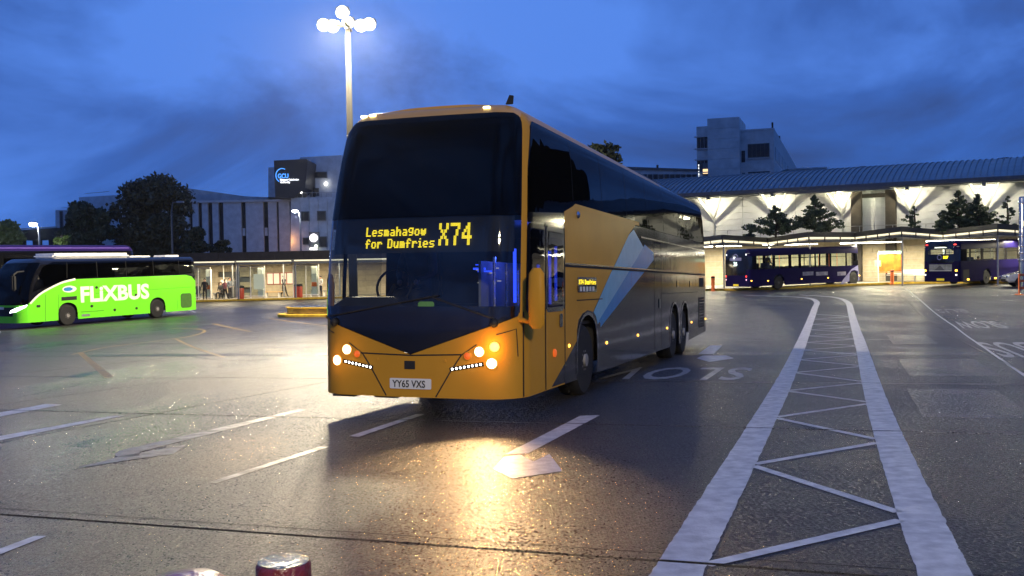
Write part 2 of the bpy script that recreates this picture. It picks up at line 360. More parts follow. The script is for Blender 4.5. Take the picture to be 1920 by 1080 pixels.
def drape(name, polys, m, dz=.004, uvspace=False, verts_faces=None):
    """flat paint laid on the slabs, cut where a joint crosses it"""
    bm = bmesh.new()
    if verts_faces:
        vs = [bm.verts.new((v[0], v[1], 0)) for v in verts_faces[0]]
        for f in verts_faces[1]:
            try: bm.faces.new([vs[i] for i in f])
            except ValueError: pass
    else:
        for p in polys:
            pts = p if uvspace else [uv(G(*q)) for q in p]
            bm.faces.new([bm.verts.new((a, b, 0)) for a, b in pts])
    bm.normal_update(); bmesh.ops.triangulate(bm, faces=bm.faces)
    us = [v.co.x for v in bm.verts]; vv = [v.co.y for v in bm.verts]
    def cut(co, no): bmesh.ops.bisect_plane(bm, geom=bm.verts[:]+bm.edges[:]+bm.faces[:], plane_co=co, plane_no=no, dist=1e-5)
    for q in UJ:
        if min(us) < q < max(us): cut((q-GAP, 0, 0), (1, 0, 0)); cut((q+GAP, 0, 0), (1, 0, 0))
    for q in VJ:
        if min(vv) < q < max(vv): cut((0, q-GAP*.6, 0), (0, 1, 0)); cut((0, q+GAP*.6, 0), (0, 1, 0))
    q = math.ceil(min(us)/1.3)*1.3
    while q < max(us): cut((q, 0, 0), (1, 0, 0)); q += 1.3
    q = math.ceil(min(vv)/1.3)*1.3
    while q < max(vv): cut((0, q, 0), (0, 1, 0)); q += 1.3
    dead = [f for f in bm.faces if any(abs(f.calc_center_median().x-k) < GAP*.98 for k in UJ) or any(abs(f.calc_center_median().y-k) < GAP*.58 for k in VJ)]
    bmesh.ops.delete(bm, geom=dead, context='FACES')
    for v in bm.verts:
        x, y = xy(v.co.x, v.co.y); v.co = (x, y, gz(x, y)+dz)
    bmesh.ops.recalc_face_normals(bm, faces=bm.faces)
    for f in bm.faces:
        if f.normal.z < 0: f.normal_flip()
    me = bpy.data.meshes.new(name); bm.to_mesh(me); bm.free(); me.materials.append(m); me.update()
    return link(name, me, ground)
def ribbon(pts, w):
    """quads along a polyline (u,v), width w"""
    L, R = [], []
    for i, p in enumerate(pts):
        a = pts[max(i-1, 0)]; b = pts[min(i+1, len(pts)-1)]; d = Vector((b[0]-a[0], b[1]-a[1])).normalized(); n = Vector((-d.y, d.x))*w/2
        L.append((p[0]+n.x, p[1]+n.y)); R.append((p[0]-n.x, p[1]-n.y))
    return [[L[i], L[i+1], R[i+1], R[i]] for i in range(len(pts)-1)]
def smoothline(pts, k=6):
    out = []
    for i in range(len(pts)-1):
        p0, p1, p2, p3 = (Vector(pts[max(0, min(len(pts)-1, i+d))]) for d in (-1, 0, 1, 2))
        for q in range(k):
            t = q/k; out.append(tuple(.5*((2*p1)+(p2-p0)*t+(2*p0-5*p1+4*p2-p3)*t*t+(3*p1-p0-3*p2+p3)*t**3)))
    return out+[pts[-1]]
LL = [uv(G(*q)) for q in [(1268, 1078), (1335, 960), (1425, 800), (1478, 700), (1512, 620), (1527, 580), (1531, 566), (1515, 559), (1470, 556), (1400, 554)]]
LR = [uv(G(*q)) for q in [(1772, 1078), (1722, 960), (1660, 800), (1634, 720), (1612, 640), (1597, 590), (1588, 566), (1560, 557), (1500, 553)]]
pre = lambda L: [(L[0][0]-3, L[0][1]-3*(L[1][1]-L[0][1])/(L[1][0]-L[0][0]))]+L
LLs = smoothline(pre(LL)); LRs = smoothline(pre(LR))
def rough_ribbon(L, w):
    q = smoothline(L, 5); q = [(a, b+random.gauss(0, .0015)) for a, b in q]; R_ = ribbon(q, w); E = [random.gauss(0, .0028) for _ in range(len(q))]
    return [[(a[0], a[1]+E[i]), (b[0], b[1]+E[i+1]), (c[0], c[1]-E[i+1]*.7), (d[0], d[1]-E[i]*.7)] for i, (a, b, c, d) in enumerate(R_)]
drape('lane_line', rough_ribbon(LLs, .26), M_['paint'], uvspace=True)
drape('lane_line', rough_ribbon(LRs, .26), M_['paint'], uvspace=True)
def at_u(L, u):
    for a, b in zip(L, L[1:]):
        if a[0] <= u <= b[0]: return a[1]+(b[1]-a[1])*(u-a[0])/(b[0]-a[0])
    return L[0][1]
lv = [uv(G(*q))[0] for q in [(1320, 1064), (1402, 872), (1446, 783), (1473, 733)]]
rv = [uv(G(*q))[0] for q in [(1700, 970), (1658, 828), (1632, 756), (1618, 717)]]
per = (lv[3]-lv[0])/3; pr_ = (rv[3]-rv[0])/3
for k in range(13):
    ul = lv[0]+per*k if k > 3 else lv[k]; ur = rv[0]+per*k if k > 3 else rv[k]
    ul2 = lv[k+1] if k+1 < 4 else lv[0]+per*(k+1)
    if ul2 > 42: break
    a = (ul+.04, at_u(LLs, ul)+.12); b = (ur-.10, at_u(LRs, ur)-.12); c = (ur+.12, at_u(LRs, ur+.1)-.12); d = (ul2-.04, at_u(LLs, ul2)+.12)
    drape('hatch_line', ribbon([a, b], .085), M_['paint'], uvspace=True); drape('hatch_line', ribbon([c, d], .085), M_['paint'], uvspace=True)
# arrows and dashes
drape('turn_arrow', [[(948, 852), (1088, 780), (1125, 779), (990, 851)], [(945, 858), (975, 853), (1000, 866), (1030, 852), (1055, 884), (960, 898), (925, 880)]], M_['paint'])
drape('turn_arrow', [[(225, 845), (560, 768), (573, 769), (300, 838), (262, 848), (262, 855), (222, 858), (213, 853)], [(138, 880), (222, 857), (350, 834), (325, 852), (250, 862)]], M_['paintw'])
drape('lane_dash', [[(392, 905), (600, 838), (618, 838), (405, 907)]], M_['paintw'])
drape('lane_dash', [[(655, 818), (780, 777), (797, 777), (672, 820)]], M_['paint'])
drape('lane_dash', [[(-60, 785), (85, 758), (117, 759), (-60, 793)]], M_['paint'])
drape('lane_dash', [[(-60, 829), (200, 782), (235, 779), (-60, 838)]], M_['paint'])
drape('lane_dash', [[(-60, 1052), (64, 1006), (88, 1006), (-60, 1064)]], M_['paint'])
drape('ahead_arrow', [[(1309, 664), (1331, 648), (1354, 648), (1338, 664)], [(1306, 672), (1318, 667), (1362, 667), (1376, 672), (1330, 679)]], M_['paint'])
drape('dividing_line', ribbon([uv(G(*q)) for q in [(1698, 541), (1722, 560), (1745, 580), (1790, 612), (1850, 655), (1990, 752)]], .055), M_['paint'], uvspace=True)
# SLOW, read from the far side
tv, tf = text_mesh('SLOW', 1.0, .012, spacing=1.12)
x0 = min(v[0] for v in tv); x1 = max(v[0] for v in tv); h1 = max(v[1] for v in tv)
su0, sv0 = uv(G(1338, 689)); su1, sv1 = uv(G(1376, 713))
bu, bv = uv(G(1372, 713)); tu, _ = uv(G(1372, 690))
wid = 2.75
drape('road_lettering', None, M_['paintm'], verts_faces=([(tu-(v[1]/h1)*(tu-bu), bv+.12-(v[0]-x0)/(x1-x0)*wid, 0) for v in tv], tf))
# far-side marks on the right: worn lettering seen edge on
def px_text(txt, cx, cy, w, h, m):
    tv, tf = text_mesh(txt, 1.0, .01); X1 = max(v[0] for v in tv); H1 = max(v[1] for v in tv)
    c = uv(G(cx, cy)); wu = abs(uv(G(cx, cy-h/2))[0]-uv(G(cx, cy+h/2))[0]); wv = abs(uv(G(cx+w/2, cy))[1]-uv(G(cx-w/2, cy))[1])
    drape('road_lettering', None, m, verts_faces=([(c[0]+wu/2-v[1]/H1*wu, c[1]+wv/2-v[0]/X1*wv, 0) for v in tv], tf))
px_text('SLOW', 1836, 609, 86, 13, M_['paintm']); px_text('BUS', 1905, 655, 110, 28, M_['paintm']); px_text('BUS', 1785, 583, 60, 7, M_['paintw'])
# faint yellow and white marks left
drape('worn_line', ribbon([uv(G(*q)) for q in [(150, 661), (172, 680), (205, 708)]], .16), M_['painty'], uvspace=True)
drape('worn_line', ribbon(smoothline([uv(G(*q)) for q in [(135, 665), (200, 651), (290, 640), (355, 631), (383, 622), (370, 617), (320, 616)]]), .12), M_['painty'], uvspace=True)
drape('worn_line', ribbon([uv(G(*q)) for q in [(330, 636), (365, 652), (420, 670)]], .12), M_['painty'], uvspace=True)
drape('worn_line', ribbon([uv(G(*q)) for q in [(400, 607), (430, 614), (470, 622)]], .14), M_['painty'], uvspace=True)
drape('worn_line', ribbon([uv(G(*q)) for q in [(505, 597), (545, 603), (620, 612)]], .14), M_['painty'], uvspace=True)
drape('worn_line', ribbon([uv(G(*q)) for q in [(120, 617), (230, 608), (370, 606)]], .18), M_['paintw'], uvspace=True)
drape('worn_line', ribbon([uv(G(*q)) for q in [(350, 602), (450, 598), (530, 594)]], .14), M_['paintw'], uvspace=True)
drape('worn_line', ribbon([uv(G(*q)) for q in [(355, 581), (366, 586)]], .14), M_['paint'], uvspace=True)
drape('worn_line', ribbon([uv(G(*q)) for q in [(425, 580), (440, 584)]], .14), M_['paintw'], uvspace=True)
drape('worn_line', ribbon([uv(G(*q)) for q in [(1425, 558), (1500, 550), (1640, 556)]], .12), M_['paintw'], uvspace=True)

def crack(pts, w, m='patch', name='crack_seal', j=.05):
    q = smoothline([uv(G(*p)) for p in pts], 5); q = [(a+random.uniform(-j, j), b+random.uniform(-j, j)) for a, b in q]; drape(name, ribbon(q, w), M_[m], dz=.0025, uvspace=True)
drape('saw_cut', ribbon([(5.17, -9), (5.17, -4), (5.165, 1), (5.17, 9)], .012), M_['seam'], dz=.002, uvspace=True)
drape('tar_strip', ribbon([(21.35, -20), (21.35, 12)], .75), M_['patch'], dz=.002, uvspace=True)
for a, b in ((14.7, 14.9), (10.2, 10.02), (26.6, 26.3)): drape('tar_strip', ribbon([(a, -18), (b, -6), (a, 10)], .09), M_['patch'], dz=.002, uvspace=True)
crack([(0, 657), (180, 660), (360, 664), (470, 668), (560, 662), (612, 658)], .10); crack([(350, 668), (430, 676), (520, 672), (600, 660)], .16)
crack([(1080, 700), (1000, 790), (760, 880), (690, 900)], .012, j=.01); crack([(30, 745), (120, 728), (205, 711)], .05); crack([(480, 731), (560, 716), (640, 703)], .03)
crack([(0, 944), (20, 941), (36, 941)], .07, j=.01); crack([(1330, 588), (1420, 590), (1520, 592), (1600, 591)], .10); crack([(1700, 612), (1810, 614), (1900, 617)], .10)
def patch(u, v, a, b): drape('repair_patch', [[(u, v), (u+a, v), (u+a, v+b), (u, v+b)]], M_['patch'], dz=.0018, uvspace=True)
for q in ((11.2, .75, 3.0, 1.1), (16.2, .9, 3.6, 1.3), (24.5, -.2+1.2, 4, 1.0), (7.2, 3.2, 2.0, 2.4), (17, -7.5, 2.5, 1.6), (23, -12.5, 3.5, 2), (29, -9, 4, 1.6), (31, 4.2, 5, 1.6), (12.4, -6.2, 1.4, 1.0)): patch(*q)

# ================================================================ BUS SURFACES
class Surf:
    def __init__(s, hw=1.275, r=.38, bulge=.10, L=15., z1=3.36, R=.34, tw=.06, lean=.35, zl=1.0):
        s.hw, s.r, s.bulge, s.L, s.z1, s.R, s.tw, s.lean, s.zl = hw, r, bulge, L, z1, R, tw, lean, zl
        s.a = hw-r; s.b = r*PI/2; s.c = s.a+s.b; s.end = s.c+L-bulge-r; s.top = z1+R*PI/2
    def __call__(s, q, v, off=0.):
        sg = 1 if q >= 0 else -1; t = abs(q)
        psi = max(0, min((v-s.z1)/s.R, PI/2)); z = min(v, s.z1)+s.R*math.sin(psi); ins = s.R*(1-math.cos(psi))-off*math.cos(psi); z += off*math.sin(psi)
        if t < s.a: x = s.bulge*(t/s.c)**2+ins; y = t
        elif t < s.c:
            f = (t-s.a)/s.r; rr = s.r-ins; x = s.bulge*(t/s.c)**2+s.r-rr*math.cos(f); y = s.a+rr*math.sin(f)
        else: x = s.bulge+s.r+(t-s.c); y = s.hw-ins
        k = max(0, z-1.6)/1.7; y *= 1-s.tw*k*k
        x += s.lean*max(0, z-s.zl)**2/5.0*max(0, 1-max(0, x)/3)
        return Vector((y*sg, x, z))
    def sx(s, x): return x-s.bulge-s.r+s.c          # distance behind the nose -> s
def panel(S, name, poly, m, parent, off=0., build=True, both=False, coarse=False):
    if build and both: panel(S, name, [(-a, b) for a, b in poly], m, parent, off); both = False
    bms = []
    for sg in ((1, -1) if both else (1,)):
        bm = bmesh.new(); bm.faces.new([bm.verts.new((p[0]*sg, p[1], 0)) for p in poly]); bm.normal_update(); bmesh.ops.triangulate(bm, faces=bm.faces)
        s0 = min(p[0]*sg for p in poly); s1 = max(p[0]*sg for p in poly); v0 = min(p[1] for p in poly); v1 = max(p[1] for p in poly)
        cs = [k*.12 for k in range(-int(S.c/.12)-1, int(S.c/.12)+2)]+[S.c, -S.c, S.a, -S.a]+[g*k for g in (1, -1) for k in (S.c+.4, S.c+.8, S.c+1.3, S.c+2, S.c+3, S.c+6, S.c+9)]
        cv = [.4, .8, 1.2, 1.6, 2.0, 2.4, 2.8, 3.1]+[S.z1+S.R*PI/2*k/6 for k in range(7)]
        for q in cs:
            if s0 < q < s1: bmesh.ops.bisect_plane(bm, geom=bm.verts[:]+bm.edges[:]+bm.faces[:], plane_co=(q, 0, 0), plane_no=(1, 0, 0), dist=1e-5)
        for q in cv:
            if v0 < q < v1: bmesh.ops.bisect_plane(bm, geom=bm.verts[:]+bm.edges[:]+bm.faces[:], plane_co=(0, q, 0), plane_no=(0, 1, 0), dist=1e-5)
        for v in bm.verts: v.co = S(v.co.x, v.co.y, off)
        bms.append(([tuple(v.co) for v in bm.verts], None)); bm.verts.index_update()
        bms[-1] = ([tuple(v.co) for v in bm.verts], [tuple(v.index for v in (f.verts if sg > 0 else reversed(f.verts))) for f in bm.faces]); bm.free()
    if not build: return bms
    me = bpy.data.meshes.new(name); vs = []; fs = []
    for a, b in bms: n = len(vs); vs += a; fs += [tuple(i+n for i in f) for f in b]
    me.from_pydata(vs, [], fs); me.materials.append(m); me.polygons.foreach_set('use_smooth', [True]*len(fs)); me.set_sharp_from_angle(angle=math.radians(50)); me.update()
    return link(name, me, parent)
def strip(S, name, pts, w, m, parent, off=.003, **k):
    mb = MB()
    for q in ribbon(pts, w):
        for vs, fs in panel(S, name, q, m, parent, off, build=False, **k): mb.add(vs, fs)
    return mb.build(name, m, parent, True)
def surf_text(S, name, txt, s0, v0, size, m, parent, off=.006, sg=1, bold=.0, sx=1., **k):
    tv, tf = text_mesh(txt, size, bold, **k)
    mb = MB(); mb.add([S(s0+v[0]*sx*sg, v0+v[1], off) for v in tv], tf); return mb.build(name, m, parent)
def rrect(x0, x1, y0, y1, r, n=4):
    out = []
    for cx, cy, a0 in ((x1-r, y0+r, -90), (x1-r, y1-r, 0), (x0+r, y1-r, 90), (x0+r, y0+r, 180)):
        for k in range(n+1):
            a = math.radians(a0+90*k/n); out.append((cx+r*math.cos(a), cy+r*math.sin(a)))
    return out
def arch(cx, r, top, n=10, base=.3, sq=.8):
    """points from left foot to right foot of a wheel arch, in (s,v)"""
    return [(cx-r, base)]+[(cx+r*(-math.cos(PI*k/n)), .62+(top-.62)*(math.sin(PI*k/n)**sq)) for k in range(n+1)]+[(cx+r, base)]
def side_poly(s0, s1, zb, zt, arches):
    p = [(s0, zb)]
    for cx, r, top in arches: p += arch(cx, r, top, base=zb)
    return p+[(s1, zb), (s1, zt), (s0, zt)]
def wheel(parent, x, y, z, R=.5, w=.28, sg=1, dark=False, rimr=.30):
    t = MB(); prof = [(R*.62, -.0), (R*.9, 0), (R*.97, .03), (R, .07), (R, w-.05), (R*.95, w), (R*.5, w)]
    M = Matrix.Translation((x, y, z)) @ Matrix.Scale(-sg, 4, (1, 0, 0))
    t.lathe(prof, 32, 'x', M)
    for k in range(26):
        a = 2*PI*k/26; t.box(-.01, .01, -.02, .02, -.012, .012, M @ Matrix.Translation((w*.5, math.cos(a)*R, math.sin(a)*R)))
    o = t.build('wheel', M_['rubber'], parent, True)
    r = MB(); r.lathe([(rimr, .005), (rimr*.97, .012), (rimr*.93, .05), (rimr*.55, .09), (rimr*.52, .02), (rimr*.3, .0), (rimr*.28, -.03), (1e-4, -.035)], 28, 'x', M)
    for k in range(10):
        a = 2*PI*k/10; r.lathe([(.016, 0), (.016, -.02), (1e-4, -.024)], 6, 'x', M @ Matrix.Translation((.02, math.cos(a)*rimr*.44, math.sin(a)*rimr*.44)))
    r.build('rim', M_['rim_dark'] if dark else M_['rim'], o, True)
    h = MB()
    for k in range(10):
        a = 2*PI*(k+.5)/10; h.lathe([(.028, .052), (1e-4, .050)], 8, 'x', M @ Matrix.Translation((0, math.cos(a)*rimr*.76, math.sin(a)*rimr*.76)))
    h.build('vent_holes', M_['matblack'], o, stuff=True)
    return o
def bus_matrix(x, y, th, L, d2=None):
    f = Vector((x, y, gz(x, y))); r = Vector((x+math.sin(th)*L, y+math.cos(th)*L, 0)); r.z = gz(r.x, r.y)
    e1 = (r-f).normalized(); e2 = Vector((math.cos(th), -math.sin(th), 0)); lat = (gz(x+e2.x, y+e2.y)-gz(x, y)); e2.z = lat if d2 is None else d2
    e2 = (e2-e1*e2.dot(e1)).normalized(); e3 = e2.cross(e1)
    return Matrix(((e2.x, e1.x, e3.x, f.x), (e2.y, e1.y, e3.y, f.y), (e2.z, e1.z, e3.z, f.z), (0, 0, 0, 1)))

# ================================================================ THE MAIN COACH
S = Surf()
coach = thing('coach', 'large yellow and dark grey coach in the middle, with lit headlamps and an X74 display', 'coach', M=bus_matrix(-1.18, 10.9, math.radians(19.2), 15, -.003))
E_ = S.end; TOP = S.top; z0 = .28
fa = (4.08, .56, 1.14); ra = (11.30, .55, 1.16); rb = (12.66, .52, 1.16)
# body: side skins with wheel openings, nose, pillars, header, roof, tail
mb = MB()
def addp(poly, mi, off=0., both=False):
    mb.cur = mi
    for vs, fs in panel(S, '', poly, None, None, off, build=False, both=both): mb.add(vs, fs)
def sidep(p): addp(p, 1, both=True)
mb.cur = 1
# yellow to grey split along the livery diagonal on both sides (lower line)
SIDE_TOP = 2.60
DX = 2.93
grey = side_poly(DX, E_, z0, SIDE_TOP, [fa, ra, rb]); grey = [(s, v if s < 15.0 else max(v, .36)) for s, v in grey]
addp(grey, 1, both=True)
addp([(-1.49, z0), (1.49, z0), (1.49, 1.3), (1.29, 1.24), (1.27, 1.2), (0, .765), (-1.27, 1.2), (-1.29, 1.24), (-1.49, 1.3)], 0)
addp([(1.30, 1.24), (1.49, 1.3), (1.40, 1.6), (1.40, 2.9), (1.47, 3.42), (1.62, 3.52), (1.62, 3.61), (1.38, 3.61), (1.30, 3.52)], 0, both=True)                    # front pillars
addp([(-1.30, 3.52), (-1.22, 3.585), (1.22, 3.585), (1.30, 3.52), (1.38, 3.60), (1.49, 3.60), (1.49, TOP), (-1.49, TOP), (-1.49, 3.60), (-1.38, 3.60)], 2)
addp([(1.49, 3.50), (1.6, 3.51), (10.6, 3.56), (10.6, TOP), (1.49, TOP)], 2, both=True)
addp([(10.6, 3.56), (E_, 3.60), (E_, TOP), (10.6, TOP)], 1, both=True)
addp([(1.49, 2.24), (DX, 2.28), (DX, 2.44), (1.49, 2.32)], 1, both=False)
addp([(1.49, z0), (DX, z0), (DX, 1.24), (1.49, 1.24)], 0, both=False)
# offside front lower
mb.cur = 0
for vs, fs in panel(S, '', [(-DX, z0), (-1.49, z0), (-1.49, 1.3), (-DX, 1.3)], None, None, build=False): mb.add(vs, fs)
for vs, fs in panel(S, '', [(-DX, 2.25), (-1.40, 2.25), (-1.40, 2.60), (-DX, 2.60)], None, None, build=False): mb.add(vs, fs)
# roof lid
mb.cur = 2
ring = [S(q, TOP) for q in [-E_]+list(np.linspace(-S.c, S.c, 25))+[E_]]
n = len(ring); lid = ring+[Vector((p.x*.5, p.y, p.z+.035)) for p in ring]
mb.add(lid, [(i, i+1, n+i+1, n+i) for i in range(n-1)])
mb.add([lid[n+i] for i in range(n)], [(i, i+1, n-2-i, n-1-i) for i in range(n//2-1)])
# tail
mb.cur = 1
tail = [S(E_, v) for v in (.36, 1., 1.6, 2.2, 2.8, 3.2, 3.5, 3.7, TOP)]; tl = tail+[Vector((-p.x, p.y, p.z)) for p in reversed(tail)]
mb.add(tl, [tuple(range(len(tl)))])
mb.add([(-1.22, .5, .33), (1.22, .5, .33), (1.22, 2.4, .33), (-1.22, 2.4, .33)], [(0, 1, 2, 3)])
body = mb.build('body', [M_['yellow'], M_['grey'], M_['tan']], coach, True)
# chassis floor and wheel boxes
mb = MB(); mb.box(-1.1, 1.1, .5, 14.6, .42, .48); mb.box(-.9, .9, 5, 9.4, .34, .42)
for cx in (S.sx(0)*0+3.07, 10.29, 11.65):
    for sg in (1, -1): mb.box(sg*.82, sg*.86, cx-.62, cx+.62, .42, 1.3)
    mb.box(-1.2, 1.2, cx-.64, cx-.60, .45, 1.25); mb.box(-1.2, 1.2, cx+.60, cx+.64, .45, 1.25); mb.box(-1.22, 1.22, cx-.64, cx+.64, 1.25, 1.3)
mb.tube([(-1.0, 3.07, .5), (1.0, 3.07, .5)], .09); mb.tube([(-1.0, 10.29, .5), (1.0, 10.29, .5)], .13)
mb.build('chassis', M_['matblack'], coach)
for cx in (3.07, 10.29, 11.65):
    for sg in (1, -1): wheel(coach, sg*1.235, cx, .5, .5, .30, sg)
# black nose mask, windscreens
panel(S, 'nose_mask', [(-1.27, 1.21), (0, .772), (1.27, 1.21), (1.283, 1.30), (-1.283, 1.30)], M_['black'], coach, .004)
panel(S, 'windscreen', [(-1.298, 1.27), (1.298, 1.27), (1.298, 2.34), (-1.298, 2.34)], M_['glassf'], coach, .006)
ug = [(-1.298, 2.345), (1.298, 2.345)]+[(1.298, 3.46), (1.275, 3.54), (1.20, 3.58)]+[(-1.20, 3.58), (-1.275, 3.54), (-1.298, 3.46)]
panel(S, 'upper_windscreen', ug, M_['glassd'], coach, .005)
panel(S, 'screen_backing', [(-1.24, 2.36), (1.24, 2.36), (1.24, 3.56), (-1.24, 3.56)], M_['matblack'], coach, -.07)
panel(S, 'display_backing', [(-1.24, 1.93), (1.24, 1.93), (1.24, 2.36), (-1.24, 2.36)], M_['matblack'], coach, -.05)
strip(S, 'windscreen_edge', [(-1.282, 1.29), (1.282, 1.29)], .05, M_['black'], coach, .009)
# LED destination display built from dots
F57 = {'L': '10000 10000 10000 10000 10000 10000 11111', 'e': '00000 00000 01110 10001 11111 10000 01110', 's': '00000 00000 01111 10000 01110 00001 11110',
 'm': '00000 00000 11010 10101 10101 10101 10101', 'a': '00000 00000 01110 00001 01111 10001 01111', 'h': '10000 10000 10110 11001 10001 10001 10001',
 'g': '00000 01111 10001 10001 01111 00001 01110', 'o': '00000 00000 01110 10001 10001 10001 01110', 'w': '00000 00000 10001 10101 10101 10101 01010',
 'f': '00110 01001 01000 11110 01000 01000 01000', 'r': '00000 00000 10110 11001 10000 10000 10000', 'D': '11110 10001 10001 10001 10001 10001 11110',
 'u': '00000 00000 10001 10001 10001 10011 01101', 'n': '00000 00000 10110 11001 10001 10001 10001', 'i': '010 000 110 010 010 010 111', ' ': '000 000 000 000 000 000 000',
 'X': '10001 10001 01010 00100 01010 10001 10001', '7': '11111 00001 00010 00010 00100 00100 00100', '4': '00010 00110 01010 10010 11111 00010 00010'}
def dots(text, s0, v0, ps, pv, ks=1, kv=1, gap=1, Sf=S, off=-.015, fill=.86, bold=0):
    m = MB(); x = 0
    for ch in text:
        rows = F57[ch].split(); W = len(rows[0])
        on = {(i, j) for j, r in enumerate(rows) for i, c in enumerate(r) if c == '1'}
        for i, j in on:
            for a in range(ks+bold):
                for b in range(kv):
                    sc = s0+(x+i*ks+a)*ps; vc = v0-(j*kv+b)*pv
                    m.add([Sf(sc, vc-pv*fill, off), Sf(sc+ps*fill, vc-pv*fill, off), Sf(sc+ps*fill, vc, off), Sf(sc, vc, off)], [(0, 1, 2, 3)])
        x += W*ks+gap+bold
    return m
dsp = MB().box(-.66, .74, .20, .21, 1.95, 2.27).build('destination_display', M_['matblack'], coach)
dots('Lesmahagow', -.625, 2.235, .0113, .0155, bold=1).build('led_lettering', M_['led_y'], dsp)
dots('for Dumfries', -.625, 2.095, .0113, .0155, bold=1).build('led_lettering', M_['led_y'], dsp)
dots('X74', .315, 2.262, .0108, .0122, ks=2, kv=3, gap=2, bold=1).build('led_lettering', M_['led_y'], dsp)
# side windows
sg_poly = [(1.66, 3.52), (1.49, 3.44), (1.41, 2.9), (1.42, 2.36), (2.9, 2.45), (3.40, 2.58), (E_-.45, 2.60), (E_-.15, 2.72), (E_-.12, 3.45), (E_-.3, 3.57), (10.6, 3.545)]
panel(S, 'side_glass', sg_poly, M_['glassd'], coach, .005, both=True)
panel(S, 'side_glass_backing', [(1.5, 2.42), (E_-.3, 2.62), (E_-.3, 3.5), (1.6, 3.50)], M_['matblack'], coach, -.05, both=True)
for q in (3.42, 5.1, 6.8, 8.5, 10.2, 11.9, 13.6): strip(S, 'glass_joint', [(q, 2.62), (q, 3.54)], .012, M_['seam'], coach, .007)
# door, two leaves with glass
d1 = panel(S, 'door', [(1.36, .30), (2.06, .30), (2.06, 1.26), (1.37, 1.26)], M_['yellow'], coach, .004)
d2 = panel(S, 'door', [(2.10, .30), (2.90, .30), (2.90, 1.26), (2.10, 1.26)], M_['yellow'], coach, .004)
for d, a, b in ((d1, 1.40, 2.04), (d2, 2.12, 2.88)):
    fr_ = rrect(a+.02, b-.02, 1.25, 2.24, .05); strip(S, 'door_frame', fr_+fr_[:1], .06, M_['black'], d, .007)
    panel(S, 'door_window', rrect(a+.06, b-.05, 1.30, 2.20, .05), M_['glassdoor'], d, .012)
strip(S, 'door_gap', [(2.08, .29), (2.08, 2.3)], .03, M_['seam'], d2, .010)
strip(S, 'door_gap', [(1.345, .29), (1.345, 1.25)], .016, M_['seam'], d1, .008)
strip(S, 'door_gap', [(2.925, .29), (2.925, 2.38)], .03, M_['seam'], d2, .008)
strip(S, 'door_header', [(1.40, 2.33), (2.92, 2.42)], .12, M_['black'], coach, .007)
panel(S, 'door_handle', rrect(2.66, 2.80, 1.02, 1.19, .03), M_['black'], d2, .016)
ob = MB().lathe([(.05, 0), (.05, .02), (.03, .03), (1e-4, .032)], 16, 'x', Matrix.Translation(S(2.44, .71, .004))).build('orange_reflector', M_['amber_dim'], d2, True)
# inside of the door: blue lit steps seen through the glass
mb = MB(); mb.box(.7, .74, .9, 2.2, 1.15, 1.19)
mb.build('cabin_panel', M_['matblack'], coach)
for (x, y, z, h) in ((1.12, .70, 1.32, .55), (1.16, 1.15, 1.3, .5), (1.16, 1.9, 1.35, .7), (1.02, 2.1, 1.3, .7), (1.10, .45, 1.35, .62)):
    MB().box(x-.012, x+.012, y, y+.05, z, z+h).build('blue_light_strip', M_['led_b'], coach)
for q in ((.34, .50, 1.745, 1.77), (.40, .58, 1.715, 1.735), (.37, .43, 1.80, 1.812)): MB().box(q[0], q[1], 1.1, 1.12, q[2], q[3]).build('cab_lamp', M_['led_b'], coach)
for q in ((.30, 1.74), (.46, 1.70), (.55, 1.76), (.58, 1.60), (.32, 1.58)): MB().box(q[0], q[0]+.05, 1.3, 1.32, q[1], q[1]+.012).build('cab_lamp', M_['posterw'], coach)
# cabin: floor, dashboard, wheel, seats, rails
mb = MB(); mb.box(-1.2, 1.2, .45, 14.4, 1.0, 1.04); mb.box(-1.2, 1.2, 4.6, 4.7, 1.0, 3.3); mb.box(-1.2, 1.2, .5, 14.4, 2.30, 2.34); mb.box(-1.2, .35, 2.6, 2.65, 1.0, 2.3)
mb.build('cabin_floor', M_['matblack'], coach)
mb = MB(); mb.prism([(-1.18, 1.02), (1.1, 1.02), (1.1, 1.22), (.6, 1.27), (-.2, 1.30), (-.4, 1.42), (-1.0, 1.42), (-1.18, 1.30)], .28, .72)
mb.build('dashboard', mat('dashboard_grey', (.05, .05, .055), .5), coach, bevel=.02)
mb = MB(); mb.box(-.85, -.4, 1.35, 1.85, 1.3, 1.42); mb.prism([(-.85, 1.40), (-.4, 1.40), (-.45, 2.05), (-.8, 2.05)], 1.82, 1.95)
mb.build('driver_seat', M_['matblack'], coach, bevel=.03)
mb = MB(); mb.tube([(-.68+.24*math.cos(a), .98+.08*math.sin(a), 1.55+.22*math.sin(a)) for a in np.linspace(0, 2*PI, 25)], .016, 6); mb.tube([(-.68, .98, 1.55), (-.68, .75, 1.35)], .03)
mb.build('steering_wheel', M_['matblack'], coach, True)
panel(S, 'paper_tag', rrect(.08, .28, 1.30, 1.37, .03), mat('green_card', (.25, .5, .08), .6, emit=(.35, .8, .1), es=.12), coach, -.03)
# offside cab window, glass so that the shelters show through
panel(S, 'cab_window', [(-2.8, 1.32), (-1.42, 1.32), (-1.42, 2.22), (-2.8, 2.22)], M_['glasscab'], coach, .003)
strip(S, 'window_pillar', [(-1.78, 1.3), (-1.78, 2.25)], .10, M_['black'], coach, .006)
